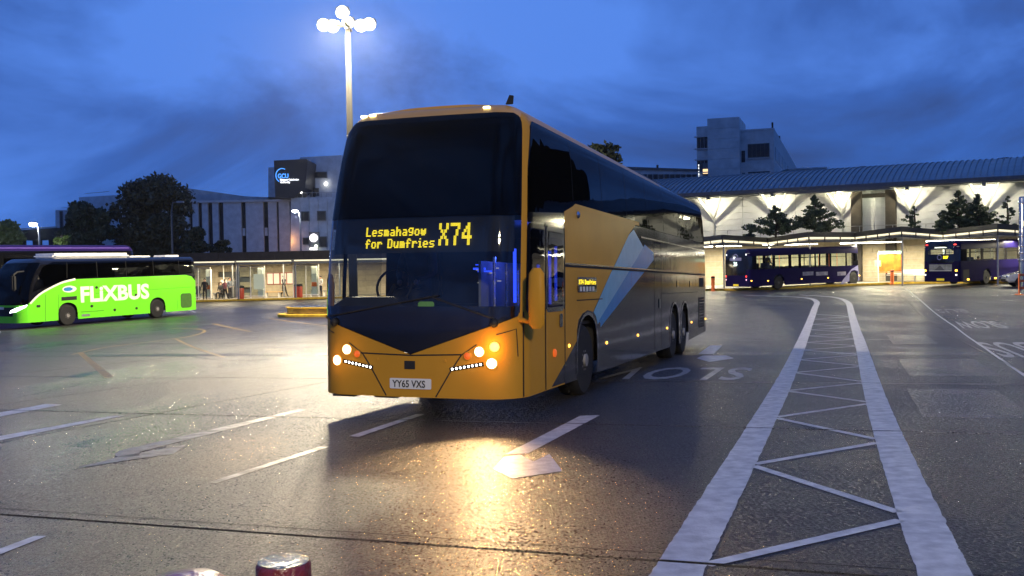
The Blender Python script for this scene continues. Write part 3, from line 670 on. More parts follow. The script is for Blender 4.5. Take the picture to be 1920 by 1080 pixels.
# nose details
strip(S, 'panel_gap', [(-.68, .775), (0, .758), (.62, .775)], .016, M_['seam'], coach, .003)
for g in (1, -1):
    strip(S, 'panel_gap', [(g*.62, .77), (g*.50, .60), (g*.31, z0+.01)], .016, M_['seam'], coach, .003)
    strip(S, 'panel_gap', [(g*.62, .77), (g*.80, .89)], .012, M_['seam'], coach, .003)
    strip(S, 'panel_gap', [(g*1.02, 1.00), (g*1.25, 1.06), (g*1.27, .75)], .013, M_['seam'], coach, .003)
    MB().lathe([(.022, 0), (.018, .006), (1e-4, .007)], 12, 'y', Matrix.Translation(S(g*.42, .70, 0)) @ Matrix.Scale(-1, 4, (0, 1, 0))).build('tow_cover', M_['yellow'], coach, True)
def lens(s, v, r, m, name, par, ring=True):
    c = S(s, v, .0); nrm = (S(s, v, .1)-c).normalized(); M = Matrix.Translation(c) @ nrm.to_track_quat('Z', 'Y').to_matrix().to_4x4()
    q = MB().lathe([(r*1.25, -.01), (r*1.22, .008), (r*1.02, .012), (r*1.0, .0), (r*.9, -.004)], 24, 'z', M).build(name, M_['lamp_rim'] if m is not M_['amber_dim'] else M_['yellow'], par, True)
    MB().lathe([(r, .004), (r*.7, .014), (1e-4, .018)], 24, 'z', M).build('lens', m, q, True)
    return c, nrm
for g in (1, -1):
    c1, n1 = lens(g*.83, .81, .050, M_['hl'], 'headlamp', coach); c2, n2 = lens(g*.97, .68, .052, M_['hl'], 'headlamp', coach)
    lens(g*.69, .76, .040, M_['amber_dim'], 'indicator', coach)
    if g == 1: lens(1.0, .865, .047, M_['amber'], 'indicator', coach)
    o = strip(S, 'daylight_lamp', [(g*.48, .605), (g*.88, .675)], .045, M_['black'], coach, .004)
    for k in range(8):
        m = MB()
        t = (k+.5)/8; m.lathe([(.013, .0), (1e-4, .006)], 8, 'y', Matrix.Translation(S(g*(.49+.38*t), .607+.066*t, .008)) @ Matrix.Scale(-1, 4, (0, 1, 0)))
        m.build('led', M_['led_w'], o)
panel(S, 'badge', rrect(-.075, .06, .60, .695, .005), M_['matblack'], coach, .006)
pl = panel(S, 'number_plate', rrect(-.26, .26, .375, .495, .015), M_['plate'], coach, .010)
surf_text(S, 'plate_lettering', 'YY65 VXS', -.222, .395, .112, M_['matblack'], pl, off=.0145, bold=.002, sx=.86)
for s_ in (-.9, -.35): MB().box(s_-.14, s_+.14, .06, .3, .255, .285).build('tow_bracket', M_['matblack'], coach)
# wipers
for a, b in (((-1.05, 1.20), (.35, 1.44)), ((1.0, 1.18), (.28, 1.42))):
    pts = [S(a[0]+(b[0]-a[0])*t, a[1]+(b[1]-a[1])*t, .035) for t in np.linspace(0, 1, 8)]
    MB().tube(pts, .011, 6).build('wiper', M_['matblack'], coach, True)
MB().ball(S(-1.0, 1.13, .02), .05).build('wiper_hub', M_['matblack'], coach, True); MB().ball(S(1.0, 1.13, .02), .05).build('wiper_hub', M_['matblack'], coach, True)
# mirrors
def mirror(x, z0_, z1_, w, arm0, y=.12):
    m = MB(); pts = [(x, y, z0_), (x, y, z0_+.05), (x, y, (z0_+z1_)/2), (x, y, z1_-.06), (x, y, z1_)]
    m.tube([Vector(p) for p in pts], [w*.55, w*.95, w, w*.9, w*.45], 16)
    m.v = [((v[0]), y+(v[1]-y)*.55, v[2]) for v in m.v]
    o = m.build('mirror', M_['yellow'], coach, True)
    MB().box(x-w*.8, x+w*.8, y+w*.56, y+w*.6, z0_+.08, z1_-.1).build('mirror_glass', M_['chrome'], o)
    MB().tube([arm0, (x, y+.03, z0_+.06)], .028, 8).build('mirror_arm', M_['yellow'], o, True)
mirror(1.475, 1.07, 1.74, .098, S(1.30, 1.16, 0)); mirror(-1.315, 1.12, 1.70, .05, S(-1.34, 1.18, 0), .50)
# roof markers, antenna, pod
for s_ in (.78, -1.08, -.86):
    c = S(s_, TOP-.22, .012); MB().box(-.042, .042, -.02, .02, -.012, .016, Matrix.Translation(c)).build('roof_marker', M_['topmark'], coach, bevel=.006)
MB().prism([(1.0, 3.7), (1.09, 3.7), (1.10, 3.80), (1.05, 3.81)], 0, .03, Matrix.Translation((-.12, .8, 0.0))).build('antenna', M_['matblack'], coach, bevel=.004)
MB().box(-.75, .75, 9.5, 13.4, 3.7, 3.86).build('roof_unit', M_['grey'], coach, bevel=.06)
# livery on both sides
ydiag = [(2.38, z0+.03), (3.50, .78)]
yel = [(DX+.02, .30+.245), (3.50, .79)]+[p for p in arch(4.08, .562, 1.142, base=.3)[1:7] if p[1] > .78]+[(4.45, 1.12), (5.33, 1.66), (6.9, 2.40), (7.55, 2.615), (3.47, 2.585), (3.10, 2.50), (DX+.02, 2.38)]
yel = [(DX+.02, .55), (3.505, .80), (3.52, .95), (3.60, 1.08), (3.80, 1.16), (4.08, 1.20), (4.40, 1.17), (5.33, 1.66), (6.9, 2.40), (7.55, 2.615), (3.47, 2.605), (3.10, 2.50), (DX+.02, 2.40)]
panel(S, 'yellow_livery_panel', yel, M_['yellow'], coach, .003, both=True)
panel(S, 'yellow_window_corner', [(DX, 2.38), (3.5, 2.56), (7.75, 2.59), (7.75, 2.655), (3.52, 2.645), (3.38, 2.60), (DX, 2.50)], M_['yellow'], coach, .010, both=True)
panel(S, 'grey_door_corner', [(2.32, .30), (DX, .30), (DX, .55)], M_['grey'], coach, .006)
sb = [(4.42, 1.18), (5.33, 1.66), (6.9, 2.40), (7.45, 2.56), (7.9, 2.36), (4.60, .96), (4.55, 1.06)]
panel(S, 'pale_blue_stripe', [(4.42, 1.165), (5.33, 1.65), (6.9, 2.395), (7.30, 2.50), (8.15, 2.20), (4.66, .98), (4.56, 1.10)], M_['ltblue'], coach, .0035, both=True)
panel(S, 'mid_blue_stripe', [(4.72, 1.03), (4.82, .99), (4.82, .93), (9.0, 2.02), (9.0, 2.16), (8.2, 2.28), (7.5, 2.02)], M_['dpblue'], coach, .0045, both=True)
# mouldings, locker seams, grilles
strip(S, 'waist_moulding', [(2.95, 1.80), (E_-.1, 1.80)], .030, M_['chrome'] if False else M_['seam'], coach, .006)
strip(S, 'moulding_highlight', [(2.95, 1.83), (E_-.1, 1.83)], .022, mat('painted_highlight_strip', (.22, .20, .17), .25, metal=.7), coach, .008)  # paler strip painted in as the highlight along the moulding
for q in (9.07, 9.78): strip(S, 'panel_gap', [(q, .32), (q, 2.36)], .028, M_['seam'], coach, .006)
strip(S, 'panel_gap', [(9.07, 2.36), (9.78, 2.36)], .02, M_['seam'], coach, .006)
strip(S, 'panel_gap', [(3.5, 1.345), (4.95, 1.345)], .016, M_['seam'], coach, .006)
strip(S, 'panel_gap', [(9.78, 1.38), (14.6, 1.38)], .016, M_['seam'], coach, .006)
for q in (11.0, 12.6, 14.3): strip(S, 'panel_gap', [(q, 1.38), (q, 1.80)], .014, M_['seam'], coach, .006)
strip(S, 'panel_gap', [(7.0, .32), (7.0, 1.75)], .01, M_['seam'], coach, .005)
strip(S, 'shoulder_moulding', [(7.9, 2.40), (E_-.1, 2.42)], .03, mat('satin_trim', (.35, .34, .32), .18, metal=.9, bump=.2, bscale=3), coach, .008)
panel(S, 'locker_handle', rrect(9.5, 9.66, 1.10, 1.28, .02), M_['black'], coach, .012)
panel(S, 'locker_handle', rrect(11.6, 11.75, 1.50, 1.64, .02), M_['black'], coach, .012); panel(S, 'locker_handle', rrect(13.4, 13.55, 1.50, 1.64, .02), M_['black'], coach, .012)
panel(S, 'intake', rrect(14.9, 15.6, 1.50, 1.72, .02), M_['matblack'], coach, .008)
gr = panel(S, 'grille', rrect(14.75, 15.75, .50, 1.24, .02), M_['matblack'], coach, .006)
for k in range(10): strip(S, 'slat', [(14.78, .55+.07*k), (15.72, .55+.07*k)], .022, M_['grey'], gr, .016)
for q in (5.2, 7.5, 10.38, 13.6, 15.95):
    MB().ball(S(q, .68, .006), .032, 8, 6, (.5, 1, .7)).build('side_marker', M_['marker'], coach, True)
MB().ball(S(3.12, .76, .006), .03, 8, 6, (.5, 1, .8)).build('side_marker', M_['marker'], coach, True)
MB().ball(S(3.62, 2.50, .01), .05, 10, 8, (.7, 1, 1)).build('reversing_camera', M_['chrome'], coach, True)
sd = panel(S, 'side_display', rrect(3.54, 4.60, 1.45, 1.66, .03), M_['black'], coach, .008)
dots('X74 Dumfries', 3.60, 1.625, .0118, .0095, Sf=S, off=.014, bold=1).build('led_lettering', M_['led_y'], sd)
for k in range(5): MB().add([S(3.64+.17*k, 1.465, .014), S(3.75+.17*k, 1.465, .014), S(3.75+.17*k, 1.53, .014), S(3.64+.17*k, 1.53, .014)], [(0, 1, 2, 3)]).build('advert_pane', M_['whitep'], sd)
for q in (2.84+.0, ): pass
# arch rims
for cx, r, top in (fa, ra, rb):
    strip(S, 'arch_rim', arch(cx, r+.012, top+.014, n=14, base=.35), .045, M_['black'], coach, .010)
# headlamp beams
for g in (1, -1):
    for q in ((.83, .81), (.97, .68)):
        c = S(g*q[0], q[1], .09); t = c+Vector((.27 if g > 0 else -.16, -1, -.12))*8
        lamp('SPOT', c, 210 if g > 0 else 150, (1, .60, .26), .05, 'headlamp_light', coach, target=t, angle=62, blend=.9)
        lamp('POINT', c, .9, (1, .55, .22), .05, 'headlamp_light', coach)
lamp('POINT', S(1.0, .865, .12), 5, (1, .4, .05), .05, 'indicator_light', coach)
lamp('POINT', Vector((.85, 1.5, 1.95)), 14, (.04, .10, 1), .1, 'cabin_light', coach)
MB().box(.45, .48, 1.0, 2.55, 1.04, 1.85).build('stairwell_panel', mat('pale_cabin_panel', (.35, .36, .4), .4), coach)
for k in range(5): MB().tube([(.62+.05*k, 1.1+.3*k, 1.06), (.62+.05*k, 1.1+.3*k, 1.9-.08*k)], .02, 6).build('grab_rail', M_['chrome'], coach, True)
# ================================================================ GREEN COACH
def hit_side(Sx, M, px, py, off=0.):
    """photo point -> (s, v) on the near (positive) side skin"""
    Mi = M.inverted(); o = Mi @ CP; d = (Mi.to_3x3() @ ray(px, py)); t = (Sx.hw-o.x)/d.x; q = o+d*t
    return (Sx.sx(q.y), q.z)
gw0 = G(128, 610); gw1 = G(296, 596); gth = math.radians(26.5)
gd = Vector((math.sin(gth), math.cos(gth), 0)); ge2 = Vector((math.cos(gth), -math.sin(gth), 0))
go = gw0-ge2*1.22-gd*2.75
Sg = Surf(hw=1.26, r=.45, bulge=.18, L=11.3, z1=3.05, R=.30, tw=.05, lean=1.3, zl=1.25)
GMx = bus_matrix(go.x, go.y, gth, 12.2, 0)
gc = thing('coach', 'lime green coach with big white lettering and white roof pod, parked on the left', 'coach', M=GMx)
H = lambda px, py: hit_side(Sg, GMx, px, py)
wf = H(128, 592)[0]; wr = H(296, 578)[0]; gE = Sg.end
mb = MB()
def addg(poly, mi, off=0., both=False):
    mb.cur = mi
    for vs, fs in panel(Sg, '', poly, None, None, off, build=False, both=both): mb.add(vs, fs)
gt = H(250, 519)[1]
ga = [(wf, .56, 1.16), (wr, .55, 1.14)]
low = side_poly(Sg.c-.1, gE, .30, 1.2, ga)
addg(low, 0, 0, True)
ncur = [(Sg.c-.1, 1.2), (gE, 1.2), (gE, gt-.35), (gE-.25, gt-.1), (gE-.7, gt), (Sg.c+2.6, gt-.02), (Sg.c+1.8, gt-.16), (Sg.c+1.0, gt-.45), (Sg.c+.4, gt-.75), (Sg.c+.0, 1.25)]
addg(ncur, 0, 0, True)
addg([(-Sg.c+.1, .30), (Sg.c-.1, .30), (Sg.c-.1, 1.2), (-Sg.c+.1, 1.2)], 0)
addg([(Sg.c-.1, 1.2), (Sg.c+2.6, gt-.05), (gE, gt-.4), (gE, Sg.top), (Sg.c-.1, Sg.top)], 1, -.012, True)
addg([(-Sg.c+.1, 1.2), (Sg.c-.1, 1.2), (Sg.c-.1, Sg.top), (-Sg.c+.1, Sg.top)], 1, -.012)
ring = [Sg(q, Sg.top) for q in [-gE]+list(np.linspace(-Sg.c, Sg.c, 17))+[gE]]; n = len(ring)
mb.cur = 2; mb.add(ring, [(i, i+1, n-2-i, n-1-i) for i in range(n//2-1)])
mb.cur = 0; tail = [Sg(gE, v) for v in (.3, 1., 1.6, 2.2)]; tl = tail+[Vector((-p.x, p.y, p.z)) for p in reversed(tail)]; mb.add(tl, [tuple(range(len(tl)))])
mb.cur = 1; tail = [Sg(gE, v) for v in (2.2, 2.8, 3.1, Sg.top)]; tl = tail+[Vector((-p.x, p.y, p.z)) for p in reversed(tail)]; mb.add(tl, [tuple(range(len(tl)))])
mb.build('body', [M_['green'], M_['black'], M_['whitep']], gc, True)
mb = MB(); mb.box(-1.1, 1.1, .4, 11, .40, .5)
for cx in (2.75, Sg.sx(0)*0+wr-Sg.sx(0)): mb.box(-1.15, 1.15, cx-.55, cx+.55, .5, 1.22)
mb.build('chassis', M_['matblack'], gc)
for cx in (wf-Sg.sx(0), wr-Sg.sx(0)):
    for sg in (1, -1): wheel(gc, sg*1.23, cx, .5, .5, .3, sg)
panel(Sg, 'side_windows', [(Sg.c+.15, gt-.55), (Sg.c+1.2, gt-.25), (Sg.c+2.7, gt+.03), (gE-.7, gt+.05), (gE-.2, gt+.1), (gE-.2, Sg.z1+.12), (Sg.c+.9, Sg.z1+.12), (Sg.c+.3, Sg.z1-.1)], M_['glassd'], gc, .004, both=True)
panel(Sg, 'windscreen', [(-Sg.c+.05, 1.15), (Sg.c-.05, 1.15), (Sg.c-.05, Sg.z1+.1), (-Sg.c+.05, Sg.z1+.1)], M_['glassd'], gc, .004)
for k in range(5): strip(Sg, 'glass_joint', [(3.6+k*1.85, gt+.06), (3.6+k*1.85, Sg.z1+.1)], .025, M_['seam'], gc, .010)
strip(Sg, 'white_swoosh', smoothline([(Sg.c+.02, 1.2), (Sg.c+.45, gt-.74), (Sg.c+1.0, gt-.45), (Sg.c+1.8, gt-.16), (Sg.c+2.6, gt-.02)]), .10, M_['letter'], gc, .008)
# lettering
a = H(150, 569); b = H(279, 531); base = H(150, 567); top = H(150, 537); hh = (top[1]-base[1])
tv, tf = text_mesh('FLiXBUS', 1.0, .035); X1 = max(v[0] for v in tv); H1 = max(v[1] for v in tv)
MB().add([Sg(a[0]+v[0]/X1*(b[0]-a[0]), base[1]+.02+v[1]/H1*hh*.97, .007) for v in tv], tf).build('side_lettering', M_['letter'], gc)
panel(Sg, 'side_display', [H(115, 564), H(144, 562), H(144, 555), H(115, 557)], M_['matblack'], gc, .006)
lg = panel(Sg, 'round_badge', [(H(130, 542)[0]+.42*math.cos(t), H(130, 542)[1]+.17*math.sin(t)) for t in np.linspace(0, 2*PI, 20)[:-1]], M_['letter'], gc, .006)
panel(Sg, 'badge_centre', [(H(130, 542)[0]-.08+.28*math.cos(t), H(130, 542)[1]+.10*math.sin(t)) for t in np.linspace(0, 2*PI, 16)[:-1]], M_['dpblue'], lg, .009)
q0 = H(349, 563); panel(Sg, 'engine_grille', rrect(q0[0]-.42, q0[0]+.42, q0[1]-.42, q0[1]+.40, .16), mat('dark_green_mesh', (.05, .14, .02), .6), gc, .006)
for px, py in ((181, 539), (214, 556), (255, 553), (172, 574), (215, 581), (256, 578)):
    c = H(px, py); panel(Sg, 'fuel_cap', [(c[0]+.09*math.cos(t), c[1]+.07*math.sin(t)) for t in np.linspace(0, 2*PI, 10)[:-1]], M_['matblack'], gc, .006)
for px in (85, 110): strip(Sg, 'panel_gap', [H(px, 602), H(px, 552)], .018, M_['seam'], gc, .005)
strip(Sg, 'panel_gap', [H(152, 585), H(195, 582)], .018, M_['seam'], gc, .005); strip(Sg, 'panel_gap', [H(180, 550), H(360, 538)], .012, M_['seam'], gc, .005); strip(Sg, 'panel_gap', [H(333, 581), H(333, 562)], .014, M_['seam'], gc, .005)
panel(Sg, 'white_plate', rrect(H(161, 591)[0]-.25, H(161, 591)[0]+.25, H(161, 591)[1]-.06, H(161, 591)[1]+.06, .03), M_['alum'], gc, .006)
panel(Sg, 'door_handle', rrect(H(72, 574)[0]-.10, H(72, 574)[0]+.1, H(72, 574)[1]-.06, H(72, 574)[1]+.06, .02), M_['matblack'], gc, .01)
panel(Sg, 'nose_grille', [(-.8, .62), (.8, .62), (.9, 1.05), (-.9, 1.05)], M_['black'], gc, .008)
panel(Sg, 'headlamp', [(.62, .78), (1.0, .84), (Sg.c-.15, 1.06), (Sg.c-.1, 1.16), (1.05, 1.04), (.7, .9)], emis('cool_headlamp', (.85, .92, 1), 7), gc, .012)
panel(Sg, 'headlamp', [(-.62, .78), (-1.0, .84), (-Sg.c+.15, 1.06), (-Sg.c+.1, 1.16), (-1.05, 1.04), (-.7, .9)], emis('cool_headlamp', (.85, .92, 1), 7), gc, .012)
MB().box(-.26, .26, -.03, 0, .95, 1.07).build('number_plate', M_['plate'], gc)
lamp('SPOT', Sg(1.0, .95, .1), 300, (.8, .9, 1), .1, 'headlamp_light', gc, target=Sg(1.0, .95, .1)+Vector((.3, -8, -1.0)), angle=80)
MB().box(-.8, .8, 2.4, 7.1, Sg.z1+Sg.R-.02, Sg.z1+Sg.R+.26).build('roof_pod', M_['whitep'], gc, bevel=.11)
MB().box(-.7, .7, 7.2, 8.6, Sg.z1+Sg.R-.02, Sg.z1+Sg.R+.10).build('roof_hatch', M_['whitep'], gc, bevel=.04)
MB().box(-.5, .5, 9.9, 10.9, Sg.z1+Sg.R-.02, Sg.z1+Sg.R+.12).build('roof_hatch', M_['whitep'], gc, bevel=.04)
MB().tube([(1.28, .35, 2.75), (1.5, -.15, 2.72), (1.5, -.35, 2.6)], .04).build('mirror_arm', M_['matblack'], gc, True)
MB().box(1.36, 1.60, -.45, -.25, 1.85, 2.6).build('mirror', M_['matblack'], gc, bevel=.06)

# ================================================================ SERVICE BUSES seen from behind
def service_bus(label, corner_px, th_deg, L, hgt, wheels_px, win_px, win_y, rear, spec):
    th = math.radians(th_deg); c = G(*corner_px); d = Vector((math.sin(th), math.cos(th), 0)); e2 = Vector((math.cos(th), -math.sin(th), 0))
    o = c-e2*1.25
    Sb = Surf(hw=1.25, r=.22, bulge=.06, L=L, z1=hgt-.34, R=.28, tw=.03, lean=.12)
    M = bus_matrix(o.x, o.y, th, L, 0); b = thing('bus', label, 'bus', M=M, group='single deck buses at the station')
    Hs = lambda px, py: hit_side(Sb, M, px, py)
    ws = [Hs(px, py)[0] for px, py in wheels_px]
    mbb = MB()
    def ad(poly, mi, off=0., both=False):
        mbb.cur = mi
        for vs, fs in panel(Sb, '', poly, None, None, off, build=False, both=both): mbb.add(vs, fs)
    wb = Hs(win_px[0][0], win_y[1])[1]; wt_ = Hs(win_px[0][0], win_y[0])[1]
    ar = [(w, .50, 1.04) for w in ws]
    ad(side_poly(.9, Sb.end, .28, wb, ar), 0, 0, True)
    ad([(.9, wt_), (Sb.end, wt_), (Sb.end, Sb.top), (.9, Sb.top)], 0, 0, True)
    # window posts
    wins = [(Hs(a, 490)[0], Hs(b2, 490)[0]) for a, b2 in win_px]
    xs = [.9]+[v for w in wins for v in w]+[Sb.end]
    for i in range(0, len(xs), 2):
        if xs[i+1]-xs[i] > .02: ad([(xs[i], wb), (xs[i+1], wb), (xs[i+1], wt_), (xs[i], wt_)], 2, 0, True)
    # back
    ad([(-.9, .28), (.9, .28), (.9, wb-.1), (-.9, wb-.1)], 0)
    if rear['window']:
        x0, x1, y0, y1 = -.88, .88, rear['wy'][0], rear['wy'][1]
        ad([(-.9, wb-.1), (.9, wb-.1), (.9, y0), (-.9, y0)], 2); ad([(-.9, y1), (.9, y1), (.9, Sb.top), (-.9, Sb.top)], 2)
        ad([(x1, y0), (.9, y0), (.9, y1), (x1, y1)], 2, 0, True)
    else: ad([(-.9, wb-.1), (.9, wb-.1), (.9, Sb.top), (-.9, Sb.top)], 2)
    ring = [Sb(q, Sb.top) for q in [-Sb.end]+list(np.linspace(-Sb.c, Sb.c, 13))+[Sb.end]]; n = len(ring)
    mbb.cur = 0; mbb.add(ring, [(i, i+1, n-2-i, n-1-i) for i in range(n//2-1)])
    fr = [Sb(Sb.end, v) for v in (.28, .9, 1.15)]; fl = fr+[Vector((-p.x, p.y, p.z)) for p in reversed(fr)]; mbb.cur = 1 if spec['lilac'] else 0; mbb.add(fl, [tuple(range(len(fl)))])
    fr = [Sb(Sb.end, v) for v in (wt_, wt_+.15, Sb.top)]; fl = fr+[Vector((-p.x, p.y, p.z)) for p in reversed(fr)]; mbb.cur = 2; mbb.add(fl, [tuple(range(len(fl)))])
    mbb.build('body', [M_['purple'], M_['lilac'], M_['black']], b, True)
    for w in wins: panel(Sb, 'window', rrect(w[0]-.03, w[1]+.03, wb-.03, wt_+.03, .05), M_['glassc'], b, .004, both=True)
    for k, w in enumerate(wins):
        if w[1]-w[0] > 1.0: strip(Sb, 'window_bar', [(w[0], wt_-.22), (w[1], wt_-.22)], .035, M_['black'], b, .008, both=True)
    # inside: floor, seats, poles, ceiling lights
    m = MB(); m.box(-1.2, 1.2, .3, L-.3, .42, .46); m.box(-1.15, 1.15, .3, 2.6, .46, 1.1); m.build('floor', M_['matblack'], b)
    m = MB(); m.box(-1.2, 1.2, .1, L-.1, wt_+.18, wt_+.20); m.build('ceiling', M_['whitep'], b)
    k = 0; y = 1.2
    while y < L-2.4:
        for sx_ in (-.78, .78):
            z = 1.1 if y < 2.6 else .46
            m = MB(); m.box(sx_-.40, sx_+.40, y-.2, y+.22, z+.38, z+.48); m.box(sx_-.40, sx_+.40, y-.24, y-.16, z+.4, z+1.08 if z < 1 else z+.75); m.build('seat', M_['seat'] if k % 3 else M_['matblack'], b, bevel=.02)
        y += .95; k += 1
    for y in np.arange(1.8, L-1, 1.9):
        for sx_ in (-.38, .38): MB().tube([(sx_, y, .46), (sx_, y, wt_+.18)], .02, 6).build('grab_pole', M_['orange'] if spec['lilac'] else M_['chrome'], b)
    for sx_ in (-.7, .7):
        MB().box(sx_-.05, sx_+.05, .6, L-.6, wt_+.12, wt_+.16).build('ceiling_light', emis('cabin_light_strip', (1, .97, .82), spec['inlight']), b)
    for cx in ws:
        for sg in (1, -1): wheel(b, sg*1.21, cx-Sb.sx(0), .46, .46, .28, sg, dark=True, rimr=.26)
    m = MB()
    for cx in ws: m.box(-1.05, 1.05, cx-Sb.sx(0)-.5, cx-Sb.sx(0)+.5, .5, 1.05)
    m.build('wheel_housing', M_['matblack'], b)
    return b, Sb, M, Hs, ws, wb, wt_
b1, Sb, BM, Hs, ws, wb, wt_ = service_bus('dark purple single deck bus with pale lilac nose, standing across the far bays', (1404, 545.5), 61, 10.6, 2.92,
    [(1461, 537), (1602, 529)], [(1418, 1448), (1451, 1478), (1484, 1497), (1502, 1527), (1530, 1556), (1558, 1585), (1588, 1598)], (480, 505),
    dict(window=False), dict(lilac=True, inlight=1.6))
panel(Sb, 'nose_livery', [Hs(1575, 534), Hs(1581, 524), Hs(1596, 505), (Sb.end-.02, wb), (Sb.end-.02, .32), (ws[1]+.52, .32), (ws[1]+.50, .8), (ws[1]+.3, 1.05), (ws[1], 1.12), (ws[1]-.3, 1.05), (ws[1]-.5, .8), (ws[1]-.52, .32)], M_['lilac'], b1, .004)
panel(Sb, 'rear_panel', rrect(-1.0, 1.0, 1.05, 2.62, .22), M_['black'], b1, .006)
for s_ in (1.0, -1.0):
    panel(Sb, 'tail_lamp', rrect(s_*1.0-.06, s_*1.0+.06, .92, 1.04, .03), M_['redl'], b1, .008); panel(Sb, 'tail_lamp', rrect(s_*1.0-.05, s_*1.0+.05, .70, .80, .03), emis('pink_lens', (1, .6, .9), 1.2), b1, .008)
    panel(Sb, 'marker_lamp', rrect(s_*.98-.05, s_*.98+.05, 2.42, 2.52, .03), emis('white_marker', (1, 1, .95), 3), b1, .012)
rp = panel(Sb, 'number_plate', rrect(-.26, .26, .32, .45, .02), M_['plate_y'], b1, .010)
surf_text(Sb, 'route_number', '26', -.19, 1.72, .34, emis('white_route_led', (.75, 1, .95), 2.5), b1, off=.012, bold=.015)
panel(Sb, 'rear_sticker', rrect(-.62, .55, 2.06, 2.26, .03), M_['lilac'], b1, .010)
m = MB(); c = Vector((0, 0)); pts = [(-.02+.24*math.cos(t), 2.24+.26*math.sin(t)) for t in np.linspace(0, PI, 12)]
strip(Sb, 'round_emblem', pts, .05, M_['lilac'], b1, .011)
for px, py in ((1409, 526.5), (1440, 526.5), (1503, 523), (1552.5, 521), (1611, 516.5)):
    c = Hs(px, py); MB().ball(Sb(c[0], c[1], .01), .06, 8, 6, (.5, 1.2, .7)).build('side_marker', M_['marker'], b1, True)
m = MB(); m.add([Sb(Sb.end, v, .0)+Vector((0, .01, 0)) for v in (1.15, wt_)]+[Vector((-Sb(Sb.end, v).x, Sb(Sb.end, v).y+.01, v)) for v in (wt_, 1.15)], [(0, 1, 2, 3)]); m.build('windscreen', M_['glassc'], b1)
for px0, px1 in ((1505, 1525), (1530, 1552), (1570, 1586)):
    a = Hs(px0, 517); b_ = Hs(px1, 509); panel(Sb, 'side_advert', [(a[0], a[1]), (b_[0], a[1]), (b_[0], b_[1]), (a[0], b_[1])], mat('faded_print', (.10, .10, .18), .4, col2=(.25, .25, .34), scale=3), b1, .008)
for s_ in (1.28, 0): pass
MB().box(1.2, 1.42, 10.3, 10.42, 1.8, 2.3).build('mirror', M_['matblack'], b1, bevel=.03)

b2, Sc, CM, Ht, ws2, wb2, wt2 = service_bus('dark purple single deck bus with lit rear window and road picture, at the right edge', (1798, 536.5), 54, 11.2, 3.02,
    [(1851, 525), (1960, 519)], [(1813, 1838.5), (1841.5, 1867), (1871, 1884), (1888, 1907), (1911, 1935), (1939, 1962)], (467, 489),
    dict(window=True, wy=(2.08, 2.62)), dict(lilac=False, inlight=5))
panel(Sc, 'rear_window', [(-.80, 2.08), (.80, 2.08), (.82, 2.30), (.6, 2.46), (.3, 2.55), (0, 2.58), (-.3, 2.55), (-.6, 2.46), (-.82, 2.30)], M_['glassc'], b2, .006)
panel(Sc, 'rear_window_surround', [(-.88, 2.62), (-.88, 2.3), (-.82, 2.30), (-.6, 2.46), (-.3, 2.55), (0, 2.58), (.3, 2.55), (.6, 2.46), (.82, 2.30), (.88, 2.3), (.88, 2.62)], M_['black'], b2, .004)
panel(Sc, 'rear_panel', rrect(-1.05, 1.05, 1.66, 2.07, .06), M_['black'], b2, .006)
surf_text(Sc, 'route_number', '367', .20, 1.80, .22, M_['led_y'], b2, off=.012, bold=.015)
strip(Sc, 'round_emblem', [(-.06+.14*math.cos(t), 1.88+.15*math.sin(t)) for t in np.linspace(0, 2*PI, 16)], .05, M_['lilac'], b2, .011)
ad_ = panel(Sc, 'road_poster', rrect(-.78, .78, .98, 1.42, .01), mat('photo_print_sky', (.35, .36, .36), .4, col2=(.16, .18, .14), scale=4), b2, .008)
panel(Sc, 'printed_road', [(-.45, .99), (.35, .99), (.02, 1.33), (-.06, 1.33)], mat('photo_print_road', (.10, .10, .11), .4), ad_, .012)
panel(Sc, 'printed_strip', [(-.76, .985), (.76, .985), (.76, 1.02), (-.76, 1.02)], M_['letter'], ad_, .014)
panel(Sc, 'number_plate', rrect(-.26, .26, .36, .50, .02), M_['plate_y'], b2, .010)
for s_ in (1, -1):
    panel(Sc, 'tail_lamp', rrect(s_*1.06-.07, s_*1.06+.07, .96, 1.08, .03), M_['marker'], b2, .010); panel(Sc, 'tail_lamp', rrect(s_*1.06-.06, s_*1.06+.06, .68, .78, .03), emis('white_marker_dim', (1, .95, 1), 1.6), b2, .010)
    panel(Sc, 'marker_lamp', rrect(s_*.98-.09, s_*.98+.09, 2.66, 2.74, .03), M_['redl'], b2, .012)
panel(Sc, 'service_flap', [Ht(1806, 530), Ht(1817, 529), Ht(1817, 505), Ht(1806, 506)], M_['matblack'], b2, .006)
strip(Sc, 'skirt_line', [Ht(1872, 518.5), Ht(1905, 517)], .04, M_['alum'], b2, .006)
for px, py in ((1815, 524), (1866, 521.5)):
    c = Ht(px, py); MB().box(-.01, .02, -.12, .12, -.05, .05, Matrix.Translation(Sc(c[0], c[1], .01))).build('side_marker', M_['marker'], b2)
m = MB(); m.add([Sc(Sc.end, v, .0)+Vector((0, .01, 0)) for v in (1.15, wt2)]+[Vector((-Sc(Sc.end, v).x, Sc(Sc.end, v).y+.01, v)) for v in (wt2, 1.15)], [(0, 1, 2, 3)]); m.build('windscreen', M_['glassc'], b2)

# purple double decker beyond the green coach
dth = math.radians(26.0); tail_p = P(239, 470, 63); Sd = Surf(hw=1.26, r=.35, bulge=.05, L=10.8, z1=3.95, R=.42, tw=.03, lean=.1)
